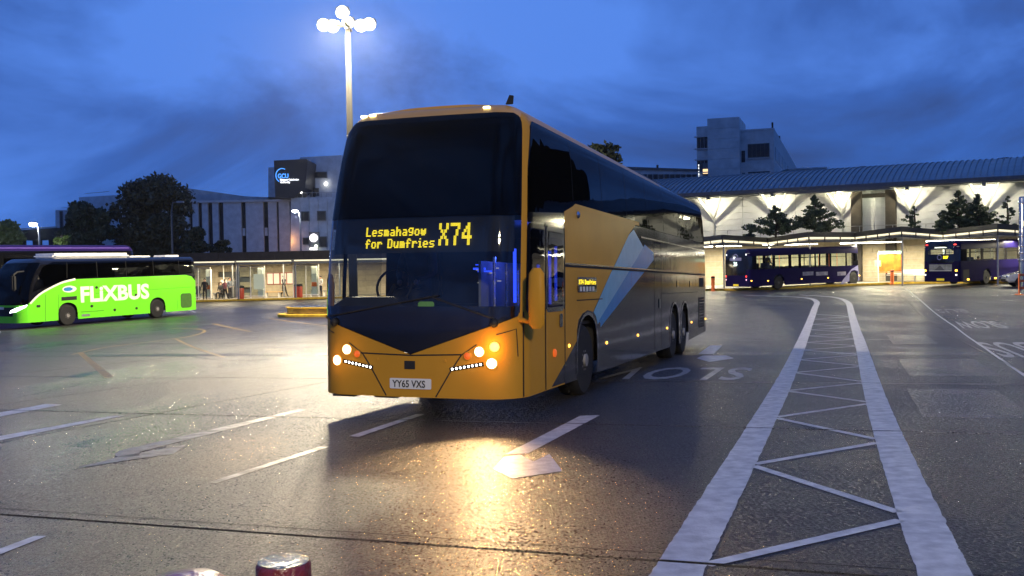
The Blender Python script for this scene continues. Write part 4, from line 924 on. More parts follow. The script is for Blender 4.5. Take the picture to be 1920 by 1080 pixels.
# the rounded end faces away to the right: this surface starts at that end
ddir = Vector((-math.sin(dth), -math.cos(dth), 0)); dM_x, dM_y = tail_p.x-.2, 63
dd = thing('double_decker_bus', 'purple double deck bus, only its upper deck showing over the green coach', 'bus', M=bus_matrix(dM_x, dM_y, dth+PI, 10.8, 0))
zt = P(200, 459, 61).z-gz(dM_x, 61)
m = MB(); k_ = (zt-.02)/(Sd.z1+Sd.R)
for poly, mi in (([(-Sd.end, .3), (Sd.end, .3), (Sd.end, 2.0), (-Sd.end, 2.0)], 0), ([(-Sd.end, 2.0), (Sd.end, 2.0), (Sd.end, 4.02), (-Sd.end, 4.02)], 1), ([(-Sd.end, 4.02), (Sd.end, 4.02), (Sd.end, Sd.top), (-Sd.end, Sd.top)], 0)):
    m.cur = mi
    for vs, fs in panel(Sd, '', poly, None, None, build=False): m.add(vs, fs)
ring = [Sd(q, Sd.top) for q in [-Sd.end]+list(np.linspace(-Sd.c, Sd.c, 13))+[Sd.end]]; n = len(ring); m.cur = 0; m.add(ring, [(i, i+1, n-2-i, n-1-i) for i in range(n//2-1)])
m.v = [(v[0], v[1], v[2]*k_) for v in m.v]
m.build('body', [mat('purple_paint', (.032, .014, .115), .4, spec=.15), M_['black']], dd, True)
strip(Sd, 'roof_edge_light_band', [(-Sd.end+.2, 4.2), (-1.5, 4.2)], .07, mat('lilac_trim', (.22, .13, .5), .35), dd, .01)
dd.children[-1].scale = (1, 1, k_)
for q in range(5):
    o = panel(Sd, 'window', rrect(-2.0-q*1.75-1.6, -2.0-q*1.75, 2.75, 3.6, .08), M_['glassd'], dd, .01); o.scale = (1, 1, k_)
for cx in (2.6, 8.3):
    for sg in (1, -1): wheel(dd, sg*1.2, cx, .48, .48, .28, sg, dark=True)

# ================================================================ MAST with floodlights
MD = 46; mt = P(646, 58, MD); mbx, mby = P(652, 240, MD).x+.10, MD
mast = thing('floodlight_mast', 'tall floodlight mast with a ring of blazing lamps, rising behind the middle coach', 'lamp post', (mbx, mby, gz(mbx, mby)))
mh = mt.z-gz(mbx, mby)+.1
MB().tube([(0, 0, 0), (0, 0, mh*.55), (0, 0, mh)], [.22, .17, .11], 14).build('pole', mat('mast_steel', (.022, .022, .021), .7), mast, True)
MB().tube([(0, 0, mh*.63), (0, 0, mh*.63+.05)], .165, 14).build('collar', M_['alum'], mast, True)
ringz = mh+.15
MB().box(-1.15, 1.15, -.06, .06, ringz-.06, ringz+.06).build('crossarm', M_['alum'], mast)
MB().box(-.06, .06, -1.0, 1.0, ringz-.05, ringz+.05).build('crossarm', M_['alum'], mast)
M_['flood'] = emis('floodlight_lens', (1, .84, .55), 40)
for k, (x, y) in enumerate(((-1.12, 0), (-.72, .25), (1.05, 0), (.62, .25), (-.05, -.95), (-.12, .95))):
    zz = ringz+(.45 if k > 3 else .12)
    h = MB().box(x-.30, x+.30, y-.22, y+.22, zz-.12, zz+.16).build('floodlight', M_['alum'], mast, bevel=.04)
    M = Matrix.Translation((x, y-.10, zz-.20)); MB().ball((x, y-.12, zz-.10), .30, 12, 8, (1, .8, .95)).build('lens', M_['flood'], h, True)
MASTP = 15500
for x in (-.95, .85): lamp('SPOT', Vector((x, -.3, ringz-.45)), MASTP, (1, .84, .56), .32, 'mast_light', mast, target=Vector((x, -.6, 0)), angle=172, blend=.35)
lamp('SPOT', Vector((-.05, -1.4, ringz+.0)), MASTP*.6, (1, .84, .56), .32, 'mast_light', mast, target=Vector((0, -2.4, 0)), angle=172, blend=.35)
lamp('POINT', Vector((0, -.9, ringz-1.0)), 25, (1, .86, .6), .2, 'mast_light', mast)

m2_ = copy_tree(mast); m2_.name = 'floodlight_mast'; m2_.location = (9, -24, .3); m2_['label'] = 'floodlight mast standing behind the camera, seen only as reflections in glass'
for o in m2_.children:
    if o.type == 'LIGHT': o.data = o.data.copy(); o.data.energy *= .72; o.location.y *= -1; o.rotation_euler.x *= -1
    if o.name.startswith('floodlight'): o.location.y *= -1

# dark office block past the right edge: it darkens what the coach's side mirrors
of = thing('office_block', 'tall dark office block past the right edge, mirrored dark in the coach side windows', 'building', (62, 62, -1), math.radians(-48))
MB().box(-26, 26, 0, 14, 0, 18.5).build('wall', M_['darkbrown'], of)
for i in range(10):
    for j in range(4): MB().box(-24+5*i, -21+5*i, -.08, -.01, 2+3.8*j, 4.2+3.8*j).build('window', M_['window'], of)
MB().box(-26.3, 26.3, -.3, 14.3, 18.5, 18.9).build('coping', M_['darkclad'], of)

# ================================================================ STATION BUILDING (right): frame along its wall
WA = Vector((16.4, 80, 0)); WB = Vector((35.8, 68.6, 0)); wd = (WB-WA).normalized(); wn_ = Vector((-wd.y, wd.x, 0))
WM = Matrix(((wd.x, wn_.x, 0, WA.x), (wd.y, wn_.y, 0, WA.y), (0, 0, 1, 0), (0, 0, 0, 1))); WMi = WM.inverted()
def WP(px, py, off=0.):
    o = WMi @ CP; d = WMi.to_3x3() @ ray(px, py); t = (off-o.y)/d.y; q = o+d*t; return q
def seg(px, a=400): return WP(px, a).x
st = thing('station_building', 'long white panelled station hall with a curved metal roof and uplit wall, on the right', 'building', M=WM)
zc = 2.72; ze = 6.70
XL, XR = seg(1150), seg(2060)
cols = [(seg(1598), seg(1617)), (seg(1662), seg(1681))]
mb = MB(); mb.box(XL, XR, .14, 9, -1.4, 7.3); mb.build('wall', M_['concrete2'], st)
rows = [zc-.1+(ze-zc+.1)*k/8 for k in range(9)]
xb = [XL]; x = cols[0][0]
left = list(np.arange(cols[0][0], XL, -4.3))[::-1]; edges = [(left[i], left[i+1]) for i in range(len(left)-1)]
edges += [(cols[0][1], (cols[0][1]+cols[1][0])/2), ((cols[0][1]+cols[1][0])/2, cols[1][0])]
right = list(np.arange(cols[1][1], XR, 4.3)); edges += [(right[i], right[i+1]) for i in range(len(right)-1)]
for x0, x1 in edges:
    for k in range(8):
        j = random.uniform(0, .012); MB().box(x0+.012, x1-.012, -.02-j+(.35 if cols[0][1] <= x0 < cols[1][0]-.1 else 0)*0, .12, rows[k]+.012, rows[k+1]-.012).build('wall_panel', M_['wallwhite'], st)
for a, b in cols: MB().box(a, b, -.55, .3, -1.2, ze-.05).build('column', M_['darkbrown'], st)
# curved roof
prof = [(-1.7, 6.78)]+[(-1.7+7.5*t, 6.78+1.95*math.sin(t*PI/2)**.9) for t in (.08, .18, .3, .45, .62, .8, 1.0)]
prof2 = prof+[(5.8, 6.6), (-1.7, 6.6)]
MB().prism(prof2, XL, XR, ax='x').build('roof', M_['roofm'], st)
m = MB(); x = XL+.1
while x < XR:
    for i in range(len(prof)-1): m.beam((x, prof[i][0], prof[i][1]+.03), (x, prof[i+1][0], prof[i+1][1]+.03), .06, .09)
    x += .42
m.build('roof_seams', M_['roofm'], st, stuff=True)
MB().box(XL, XR, -1.95, -1.70, 6.58, 6.86).build('gutter', mat('dark_gutter', (.10, .11, .13), .5, metal=.3), st); MB().box(XL, XR, -1.8, -.0, 6.48, 6.575).build('eave_soffit', M_['frame'], st)
cx0, cx1 = seg(1500), seg(1690)
MB().prism([(cx0, 6.30), (cx1, 6.30), ((cx0+cx1)/2+2.4, 6.62), (cx0+1, 6.47)], -2.9, -1.96).build('entrance_gable', M_['frame'], st)
MB().box(seg(1612), seg(1676), -.12, .1, 5.9, 6.2).build('entrance_beam', M_['darkbrown'], st)
# brick wall under the canopy with openings
k = 0; x = XL
while x < XR:
    w = 2.4
    for r in range(8):
        xo = (r % 2)*w/2; MB().box(x+xo+.01, x+w+xo-.01, -.06, .12, -1.15+r*.475+.008, -1.15+(r+1)*.475-.008).build('wall_block', M_['brick'], st)
    x += w
# posts, braces and lamps
wl_lamps = [(1332, 378, 411), (1452, 372, 405), (1575, 364, 400), (1703, 357, 395), (1846, 350, 392), (1215, 386, 417), (1990, 345, 390)]
for px, pl_, pp in wl_lamps:
    q = WP(px, pl_, -1.15); pt = WP(px, pp, -.35)
    if px not in (1452,): MB().tube([(q.x, -.35, 2.7), (q.x, -.35, pt.z)], .06, 10).build('post', M_['alum'], st, True)
    for g in (-1, 1): MB().beam((q.x+g*.05, -.35, pt.z), (q.x+g*.95, -1.40, 6.5), .05, .20).build('brace', M_['alum'], st)
    MB().box(q.x-.12, q.x+.12, -1.85, -1.55, 6.2, 6.47).build('lamp_housing', M_['frame'], st)
    MB().ball((q.x, -1.70, 6.10), .13, 10, 6).build('wall_lamp', emis('wall_lamp_glow', (1, .90, .58), 30), st, True)
    lamp('POINT', Vector((q.x, -1.70, 5.92)), 430, (1, .90, .56), .06, 'wall_light', st)
q = WP(1619, 366, -.7); lamp('POINT', Vector((q.x+.4, -.9, 5.6)), 15, (.9, 1, .6), .1, 'wall_light', st)

# terrace deck on the canopies is built with them; saw-tooth canopies
peaks = [(1190, 455, 72.5), (1354, 449.7, 69), (1516, 444.6, 67.5), (1690, 434.7, 66), (1870, 430, 62.5), (2060, 424, 60)]
vall = [(1275, 459, 76.5), (1440, 455, 73.5), (1603, 445, 70.5), (1768, 441, 68), (1965, 436, 64.5)]
cn = ['behind the rear of the middle coach', 'over the rear of the left purple bus', 'over the front of the purple bus', 'beside the poster and bench', 'at the right edge beside the steel post']
for i in range(5):
    A, V, B = [WMi @ P(*q) for q in (peaks[i], vall[i], peaks[i+1])]
    base = V.z if False else None
    t = thing('canopy', 'flat strip-lit canopy '+cn[i], 'canopy', M=WM.copy(), group='saw-tooth canopies of the station')
    off = .02
    poly = [(A.x, A.y, A.z), (V.x, V.y, V.z), (B.x, B.y, B.z), (B.x, -.10, B.z), (A.x, -.10, A.z)]
    vs = [Vector(p) for p in poly]+[Vector(p)+Vector((0, 0, .10)) for p in poly]
    MB().add(vs, [(0, 1, 4), (1, 2, 3), (1, 3, 4), (5, 9, 6), (6, 8, 7), (6, 9, 8), (0, 5, 6, 1), (1, 6, 7, 2), (2, 7, 8, 3), (3, 8, 9, 4), (4, 9, 5, 0)]).build('roof_deck', M_['fascia'], t)
    vs = [Vector(p)+Vector((0, .05, -.03)) for p in poly]; MB().add(vs, [(0, 1, 4), (1, 2, 3), (1, 3, 4)]).build('soffit', M_['soffit'], t)
    up = Vector((0, 0, 1))
    for a, b, nseg in ((A, V, 3), (V, B, 4)):
        MB().beam(a+up*.22+Vector((0, -.04, 0)), b+up*.22+Vector((0, -.04, 0)), .08, .30).build('fascia', M_['fascia'], t)
        MB().beam(a-up*.28+Vector((0, .02, 0)), b-up*.28+Vector((0, .02, 0)), .10, .14).build('gutter', M_['frame'], t)
        for k in range(nseg):
            p0 = a.lerp(b, (k+.03)/nseg); p1 = a.lerp(b, (k+.97)/nseg)
            MB().beam(p0-up*.06+Vector((0, -.03, 0)), p1-up*.06+Vector((0, -.03, 0)), .05, .13).build('light_strip', M_['strip'], t)
            MB().box(p0.x-.04, p0.x+.04, p0.y-.10, p0.y+.02, p0.z-.34, p0.z+.05).build('bracket', M_['fascia'], t)
    for a in (A, V):
        MB().box(a.x-.05, a.x+.05, a.y+.3, a.y+.4, -1.0, a.z-.05).build('post', M_['alum'], t)
    mid = A.lerp(B, .45)
    MB().box(mid.x-1.5, mid.x+.8, -3.6, -3.45, 2.38, 2.46).build('tube_lamp', M_['tube'], t)
    lamp('AREA', Vector((mid.x, -3.5, 2.3)), 1050, (1, .90, .62), name='canopy_light', parent=t, size=(5, 1.2))
    MB().box(B.x-2.3, B.x-.3, -4.6, -4.5, 2.38, 2.44).build('tube_lamp', M_['tube'], t)
# hand rails along the terrace
rl = thing('terrace_railing', 'thin metal railing running along the top of the canopies', 'railing', M=WM.copy())
rp_ = [WP(px, 440, -2.2) for px in range(1240, 2000, 62)]
for i, q in enumerate(rp_):
    MB().tube([(q.x, -2.2, 2.7), (q.x, -2.2, 3.72)], .025, 6).build('post', M_['alum'], rl)
for z in (3.25, 3.7): MB().tube([(rp_[0].x, -2.2, z), (rp_[-1].x, -2.2, z)], .022, 6).build('rail', M_['alum'], rl)
# pavement with kerb on the right
kp = [(1190, 552), (1330, 545), (1440, 543), (1540, 538), (1690, 532), (1780, 531), (1900, 531), (2050, 528)]
kw = [G(*q) for q in kp]; m = MB(); m2 = MB()
for i in range(len(kw)-1):
    a, b = kw[i], kw[i+1]; ba = WM @ Vector(((WMi @ a).x, 0, 0)); bb = WM @ Vector(((WMi @ b).x, 0, 0))
    za, zb = gz(a.x, a.y), gz(b.x, b.y)
    m.add([(a.x, a.y, za+.125), (b.x, b.y, zb+.125), (bb.x, bb.y, zb+.16), (ba.x, ba.y, za+.16)], [(0, 1, 2, 3)])
    d = Vector((b.x-a.x, b.y-a.y, 0)).normalized(); m2.beam((a.x, a.y, za+.06), (b.x, b.y, zb+.06), .18, .15)
pav = struct(m.build('pavement', M_['pave'])); kb = struct(m2.build('kerb', M_['yellowk']))

# poster boards, bench, bollards on the right pavement
def wl_thing(name, label, cat, px, py, off, group=None):
    q = WP(px, py, off); return thing(name, label, cat, M=WM @ Matrix.Translation((q.x, off, gz(*(WM @ Vector((q.x, off, 0))).xy)+.14)), group=group)
t = wl_thing('poster_board', 'orange and yellow poster in a pale frame behind the orange bollard', 'poster', 1670, 500, -3.0)
MB().box(-.8, .8, -.03, .03, .75, 2.0).build('poster', mat('orange_print', (.42, .07, .01), .4, col2=(.40, .24, .03), scale=2.2, var=.5), t)
for x in (-.85, .82): MB().box(x-.03, x+.03, -.05, .05, 0, 2.1).build('frame_post', M_['letter'], t)
MB().box(-.85, .85, -.05, .05, 2.05, 2.25).build('header', mat('pale_green_sign', (.35, .55, .5), .5), t); MB().box(-.85, .85, -.04, .04, .66, .73).build('sill', M_['orange'], t)
t = wl_thing('sign_panel', 'small bright green lit panel beside the orange poster', 'sign', 1646, 494, -3.0)
MB().box(-.22, .22, -.04, .04, 1.15, 1.6).build('panel', emis('green_panel', (.25, 1, .3), .9), t); MB().box(-.03, .03, -.03, .03, 0, 1.15).build('leg', M_['alum'], t)
for px, lb in ((1715, 'long white bench under the canopy, left of the bus with the lit rear window'), (1480, 'white bench under the canopy behind the purple bus')):
    t = wl_thing('bench', lb, 'bench', px, 515, -2.5, 'white benches under the right canopies')
    MB().box(-1.9, 1.9, -.22, .22, .44, .5).build('seat', M_['letter'], t, bevel=.01); MB().box(-1.9, 1.9, .24, .28, .55, .85).build('backrest', M_['letter'], t, bevel=.01)
    for x in (-1.5, 0, 1.5): MB().box(x-.03, x+.03, -.2, .2, 0, .44).build('leg', M_['alum'], t)
def bollard(label, px, py, h, r, m, group, dark=True, D=None):
    g = G(px, py); t = thing('bollard', label, 'bollard', (g.x, g.y, g.z), 0, group)
    MB().lathe([(r*1.25, 0), (r*1.25, .05), (r, .08), (r, h*.82), (r*1.05, h*.84), (r*1.05, h*.98), (r*.8, h), (1e-4, h+.01)], 16).build('post', m, t, True)
    MB().lathe([(r*1.08, h*.86), (r*1.08, h*.96)], 16).build('band', M_['matblack'] if dark else M_['letter'], t, True)
bollard('orange bollard standing just right of the middle coach\'s tail', 1337, 546, 1.05, .12, M_['orange'], 'orange bollards by the kerb')
bollard('orange bollard in front of the orange poster', 1673, 533, 1.05, .12, M_['orange'], 'orange bollards by the kerb')
# timetable lamp pillar of glass at the right edge (polished steel post)
g = G(1916, 540); t = thing('steel_pillar', 'polished steel pillar with bands at the right edge of the picture', 'pillar', (g.x+.15, g.y, g.z))
MB().lathe([(.30, 0), (.30, 5.2), (.27, 5.32), (1e-4, 5.36)], 28).build('shaft', mat('polished_steel', (.5, .5, .52), .16, metal=1, bump=.5, bscale=3), t, True)
for z in (1.6, 2.0, 2.4, 3.0, 4.9): MB().lathe([(.31, z), (.325, z+.02), (.325, z+.08), (.31, z+.1)], 28).build('band', M_['chrome'], t, True)
MB().box(-.25, -.05, -.36, -.30, 3.6, 3.9).build('sign_plate', M_['posterw'], t)
# orange barrier at right edge
g = G(1911, 553); t = thing('barrier', 'small orange traffic barrier in front of the white car', 'barrier', (g.x, g.y, g.z), HD)
for x in (-.0, .75): MB().box(x-.03, x+.03, -.03, .03, 0, 1.05).build('leg', M_['orange'], t); MB().box(x-.05, x+.05, -.22, .22, 0, .05).build('foot', M_['orange'], t)
for z in (.35, .7, 1.0): MB().box(0, .75, -.015, .015, z-.06, z+.06).build('rail', M_['orange'], t)
# white car, nose in the picture
g = G(1897, 538); ct = thing('car', 'white hatchback nosing in at the right edge beside the steel pillar', 'car', M=bus_matrix(g.x-.1, g.y+.5, math.radians(-105), 4, 0) @ Matrix.Rotation(PI, 4, 'Z') @ Matrix.Translation((0, 0, 0)))
cp = [(-.02, .35), (-.05, .55), (.05, .72), (.9, .95), (1.7, 1.42), (2.9, 1.48), (3.7, 1.05), (4.0, .9), (4.02, .35)]
ct.matrix_world = Matrix.Translation(g+Vector((0, .2, 0))) @ Matrix.Rotation(math.radians(-14), 4, 'Z') @ Matrix.Translation((-.35, 0, 0))
m = MB()
pr_c = [(-.0, .30), (-.04, .55), (.08, .70), (.95, .92), (4.0, .95), (4.1, .5), (4.05, .30)]
m.prism(pr_c, -.85, .85); m.build('body', mat('white_car_paint', (.7, .7, .7), .2, coat=1), ct, bevel=.09)
m = MB(); vs = [(.95, -.72, .9), (1.75, -.6, 1.42), (3.1, -.6, 1.45), (3.8, -.7, .95)]; vs += [(x, -y, z) for x, y, z in vs]; m.add(vs, [(0, 1, 5, 4), (1, 2, 6, 5), (2, 3, 7, 6), (0, 3, 2, 1), (4, 5, 6, 7), (0, 4, 7, 3)]); m.build('cabin', M_['window'], ct, bevel=.04)
MB().box(-.06, .06, -.5, .5, .33, .5).build('grille', M_['matblack'], ct)
for y in (-.62, .62): MB().ball((.04, y, .62), .13, 10, 6, (.5, 1, .6)).build('headlight', M_['chrome'], ct, True)
for x in (.75, 3.3):
    for sg in (1, -1):
        m = MB(); m.lathe([(.2, 0), (.31, .01), (.32, .05), (.32, .18), (.2, .2)], 22, 'y', Matrix.Translation((x, sg*.86, .32)) @ Matrix.Scale(-sg, 4, (0, 1, 0))); o = m.build('wheel', M_['rubber'], ct, True)
        MB().lathe([(.2, .01), (.12, .03), (1e-4, .0)], 12, 'y', Matrix.Translation((x, sg*.86, .32)) @ Matrix.Scale(-sg, 4, (0, 1, 0))).build('rim', M_['rim'], o, True)
# ================================================================ LEFT SHELTER ROW: frame along its kerb
SA = G(366, 566); SB = G(612, 560); sd_ = Vector((SB.x-SA.x, SB.y-SA.y, 0)).normalized(); sn_ = Vector((-sd_.y, sd_.x, 0))
SM = Matrix(((sd_.x, sn_.x, 0, SA.x), (sd_.y, sn_.y, 0, SA.y), (0, 0, 1, 0), (0, 0, 0, 1))); SMi = SM.inverted()
def SP(px, py=540, off=0.):
    o = SMi @ CP; d = SMi.to_3x3() @ ray(px, py); t = (off-o.y)/d.y; return o+d*t
def sgz(x, y): p = SM @ Vector((x, y, 0)); return gz(p.x, p.y)
x0, x1 = SP(270).x, SP(800).x
m = MB(); m2 = MB(); n = 10
for i in range(n):
    a, b = x0+(x1-x0)*i/n, x0+(x1-x0)*(i+1)/n; jog = lambda x: -.25 if int((x+20)/5.3) % 2 else 0
    za, zb = sgz(a, 0)+.13, sgz(b, 0)+.13
    q = [SM @ Vector(v) for v in ((a, jog(a)+.1, za), (b, jog(a)+.1, zb), (b, 5.2, zb+.05), (a, 5.2, za+.05))]; m.add(q, [(0, 1, 2, 3)])
    m2.beam(SM @ Vector((a, jog(a), za-.06)), SM @ Vector((b, jog(a), zb-.06)), .20, .15)
struct(m.build('pavement', M_['pave'])); struct(m2.build('kerb', M_['yellowk']))
zg = sgz(SP(490).x, 0)+.13
# back wall with parapet
t = thing('shelter_wall', 'long beige block wall with a dark concrete parapet behind the left shelters', 'wall', M=SM.copy())
xs0 = SP(395).x; k = 0
bw = 2.1; x = x0
while x < x1:
    for r in range(7):
        xo = (r % 2)*bw/2
        if SP(394).x-1.9 < x+xo < SP(394).x+.2 and r < 5: continue      # stair opening
        MB().box(x+xo+.01, x+bw+xo-.01, 4.6, 4.9, zg-.1+r*.46+.008, zg-.1+(r+1)*.46-.008).build('block', M_['brick'], t)
    x += bw
MB().box(x0, x1, 4.92, 5.4, zg-.5, zg+3.2).build('backing', M_['frame'], t)
x = x0
while x < x1: MB().box(x+.01, x+2.6-.01, 3.0+random.uniform(0, .01), 5.6, zg+3.16, zg+3.86).build('parapet_panel', M_['darkbrown'], t); x += 2.6
# stair rail
s0 = SP(394).x; MB().beam((s0-1.4, 4.5, zg+.5), (s0+.3, 4.5, zg+1.75), .05).build('handrail', M_['alum'], t)
bx = [SP(p).x for p in (290, 366, 455, 562, 670, 780)]
ln = ['just right of the green coach', 'in front of the stairs, right of the green coach', 'over the four wall posters', 'just left of the middle coach', 'behind the middle coach', 'behind']
for i in range(5):
    a, b = bx[i], bx[i+1]
    c = thing('canopy', 'low shelter canopy with lit edge, '+ln[i], 'canopy', M=SM.copy(), group='left hand shelter canopies')
    zc2 = zg+3.02; e0, e1, jb = -.9, .25, b-.75
    poly = [(a, e0), (jb, e1), (b, e0), (b, 4.6), (a, 4.6)]
    MB().prism(poly, zc2, zc2+.10, ax='z').build('roof_deck', M_['fascia'], c)
    MB().prism([(p[0], p[1]+.04) for p in poly], zc2-.04, zc2-.004, ax='z').build('soffit', M_['soffit'], c)
    MB().beam((a, e0-.03, zc2+.02), (jb, e1-.03, zc2+.02), .06, .09).build('light_strip', M_['strip'], c)
    MB().beam((a, e0-.03, zc2-.16), (jb, e1-.03, zc2-.16), .08, .16).build('fascia', M_['frame'], c)
    MB().beam((jb, e1-.03, zc2-.02), (b, e0-.03, zc2-.02), .08, .30).build('fascia', M_['fascia'], c)
    for x, y in ((b-.2, -.3), ((a+b)/2, 2.4)): MB().box(x-.05, x+.05, y-.05, y+.05, zg, zc2).build('post', M_['alum'], c)
    MB().beam(((a+b)/2-1.2, 1.0, zc2-.15), ((a+b)/2+.3, 1.6, zc2-.15), .10, .08).build('tube_lamp', M_['tube'], c)
    lamp('AREA', Vector(((a+b)/2, 1.2, zc2-.3)), 300, (1, .82, .52), name='canopy_light', parent=c, size=(3.6, 1.2))
def sthing(name, label, cat, px, off, group=None, rz=0, dx=0):
    q = SP(px, 540, off); return thing(name, label, cat, M=SM @ Matrix.Translation((q.x+dx, off, sgz(q.x, 0)+.14)) @ Matrix.Rotation(rz, 4, 'Z'), group=group)
def screen(px, lb, w=1.2, off=.6, poster=True):
    t = sthing('glass_screen', lb, 'glass screen', px, off, 'glass wind screens of the left shelters')
    for k in range(2):
        a = -w+w*k; MB().box(a+.04, a+w-.04, -.006, .006, .25, 2.55).build('pane', M_['glassc'], t)
    for k in range(3): MB().box(-w+w*k-.03, -w+w*k+.03, -.03, .03, 0, 2.7).build('post', M_['letter'], t)
    MB().box(-w, w, -.03, .03, 2.6, 2.68).build('top_rail', M_['letter'], t); MB().box(-w, w, -.02, .02, .18, .24).build('bottom_rail', M_['letter'], t)
    if poster: MB().box(.25, w-.1, .05, .08, .75, 2.0).build('timetable', M_['posterw'], t)
screen(372, 'glass screen at the right end of the green coach', 1.1, poster=False); screen(470, 'tall glass screen with a timetable, right of the single red bin', 1.25); screen(574, 'glass screen beside the pair of red bins', 1.1, poster=False)
for px, lb in ((392, 'slim white and orange ticket pillar beside the dark standing person'), (489, 'slim white and orange pillar right of the timetable screen'), (590, 'slim white and orange pillar next to the middle coach')):
    t = sthing('info_pillar', lb, 'sign', px, .9, 'white and orange information pillars'); MB().box(-.24, .24, -.07, .07, .1, 2.5).build('column', M_['letter'], t, bevel=.02)
    MB().box(-.22, .22, -.09, -.072, .85, 1.2).build('orange_panel', M_['orange'], t); MB().box(-.2, .2, -.09, -.072, 1.9, 2.35).build('screen', M_['posterw'], t)
# posters on the wall
for k, px in enumerate((507, 519, 532, 544)):
    t = sthing('wall_poster', ['leftmost', 'second', 'third', 'rightmost'][k]+' of the four lit white posters with red borders on the beige wall', 'poster', px, 4.52, 'posters on the beige wall')
    MB().box(-.31, .31, 0, .05, 1.05, 2.05).build('frame', M_['red'], t); MB().box(-.25, .25, -.02, -.001, 1.10, 2.0).build('sheet', M_['posterw'], t)
for px, lb in ((512, 'small pale bench under the four wall posters'), (365.5, 'bench behind the tail of the green coach'), (413, 'bench with a seated person, left of the single red bin'), (596, 'bench next to the person in white by the middle coach')):
    t = sthing('bench', lb, 'bench', px, 2.2, 'benches in the left shelters')
    MB().box(-.8, .8, -.2, .2, .43, .5).build('seat', mat('timber', (.5, .33, .16), .6) if px == 512 else M_['alum'], t, bevel=.01)
    for x in (-.55, .55): MB().box(x-.05, x+.05, -.12, .12, 0, .43).build('leg', M_['letter'], t)
for k, (px, lb) in enumerate(((451.5, 'single red litter bin with a dark lid between two shelters'), (555.8, 'left one of the pair of red litter bins'), (562.8, 'right one of the pair of red litter bins'))):
    t = sthing('litter_bin', lb, 'bin', px, .35, 'red litter bins'); r = .26 if k == 0 else .19
    MB().lathe([(r*.9, 0), (r, .06), (r, .88), (r*.95, .92)], 18).build('body', M_['red'], t, True); MB().lathe([(r*1.04, .90), (r*1.04, 1.02), (r*.7, 1.10), (1e-4, 1.12)], 18).build('lid', M_['matblack'], t, True)
t = sthing('hanging_sign', 'small white round-cornered sign on a stem by the stairs', 'sign', 420, 3.0); MB().box(-.3, .3, -.03, .03, 1.25, 1.6).build('panel', M_['posterw'], t, bevel=.05); MB().box(-.03, .03, -.03, .03, 1.6, 2.9).build('stem', M_['letter'], t)

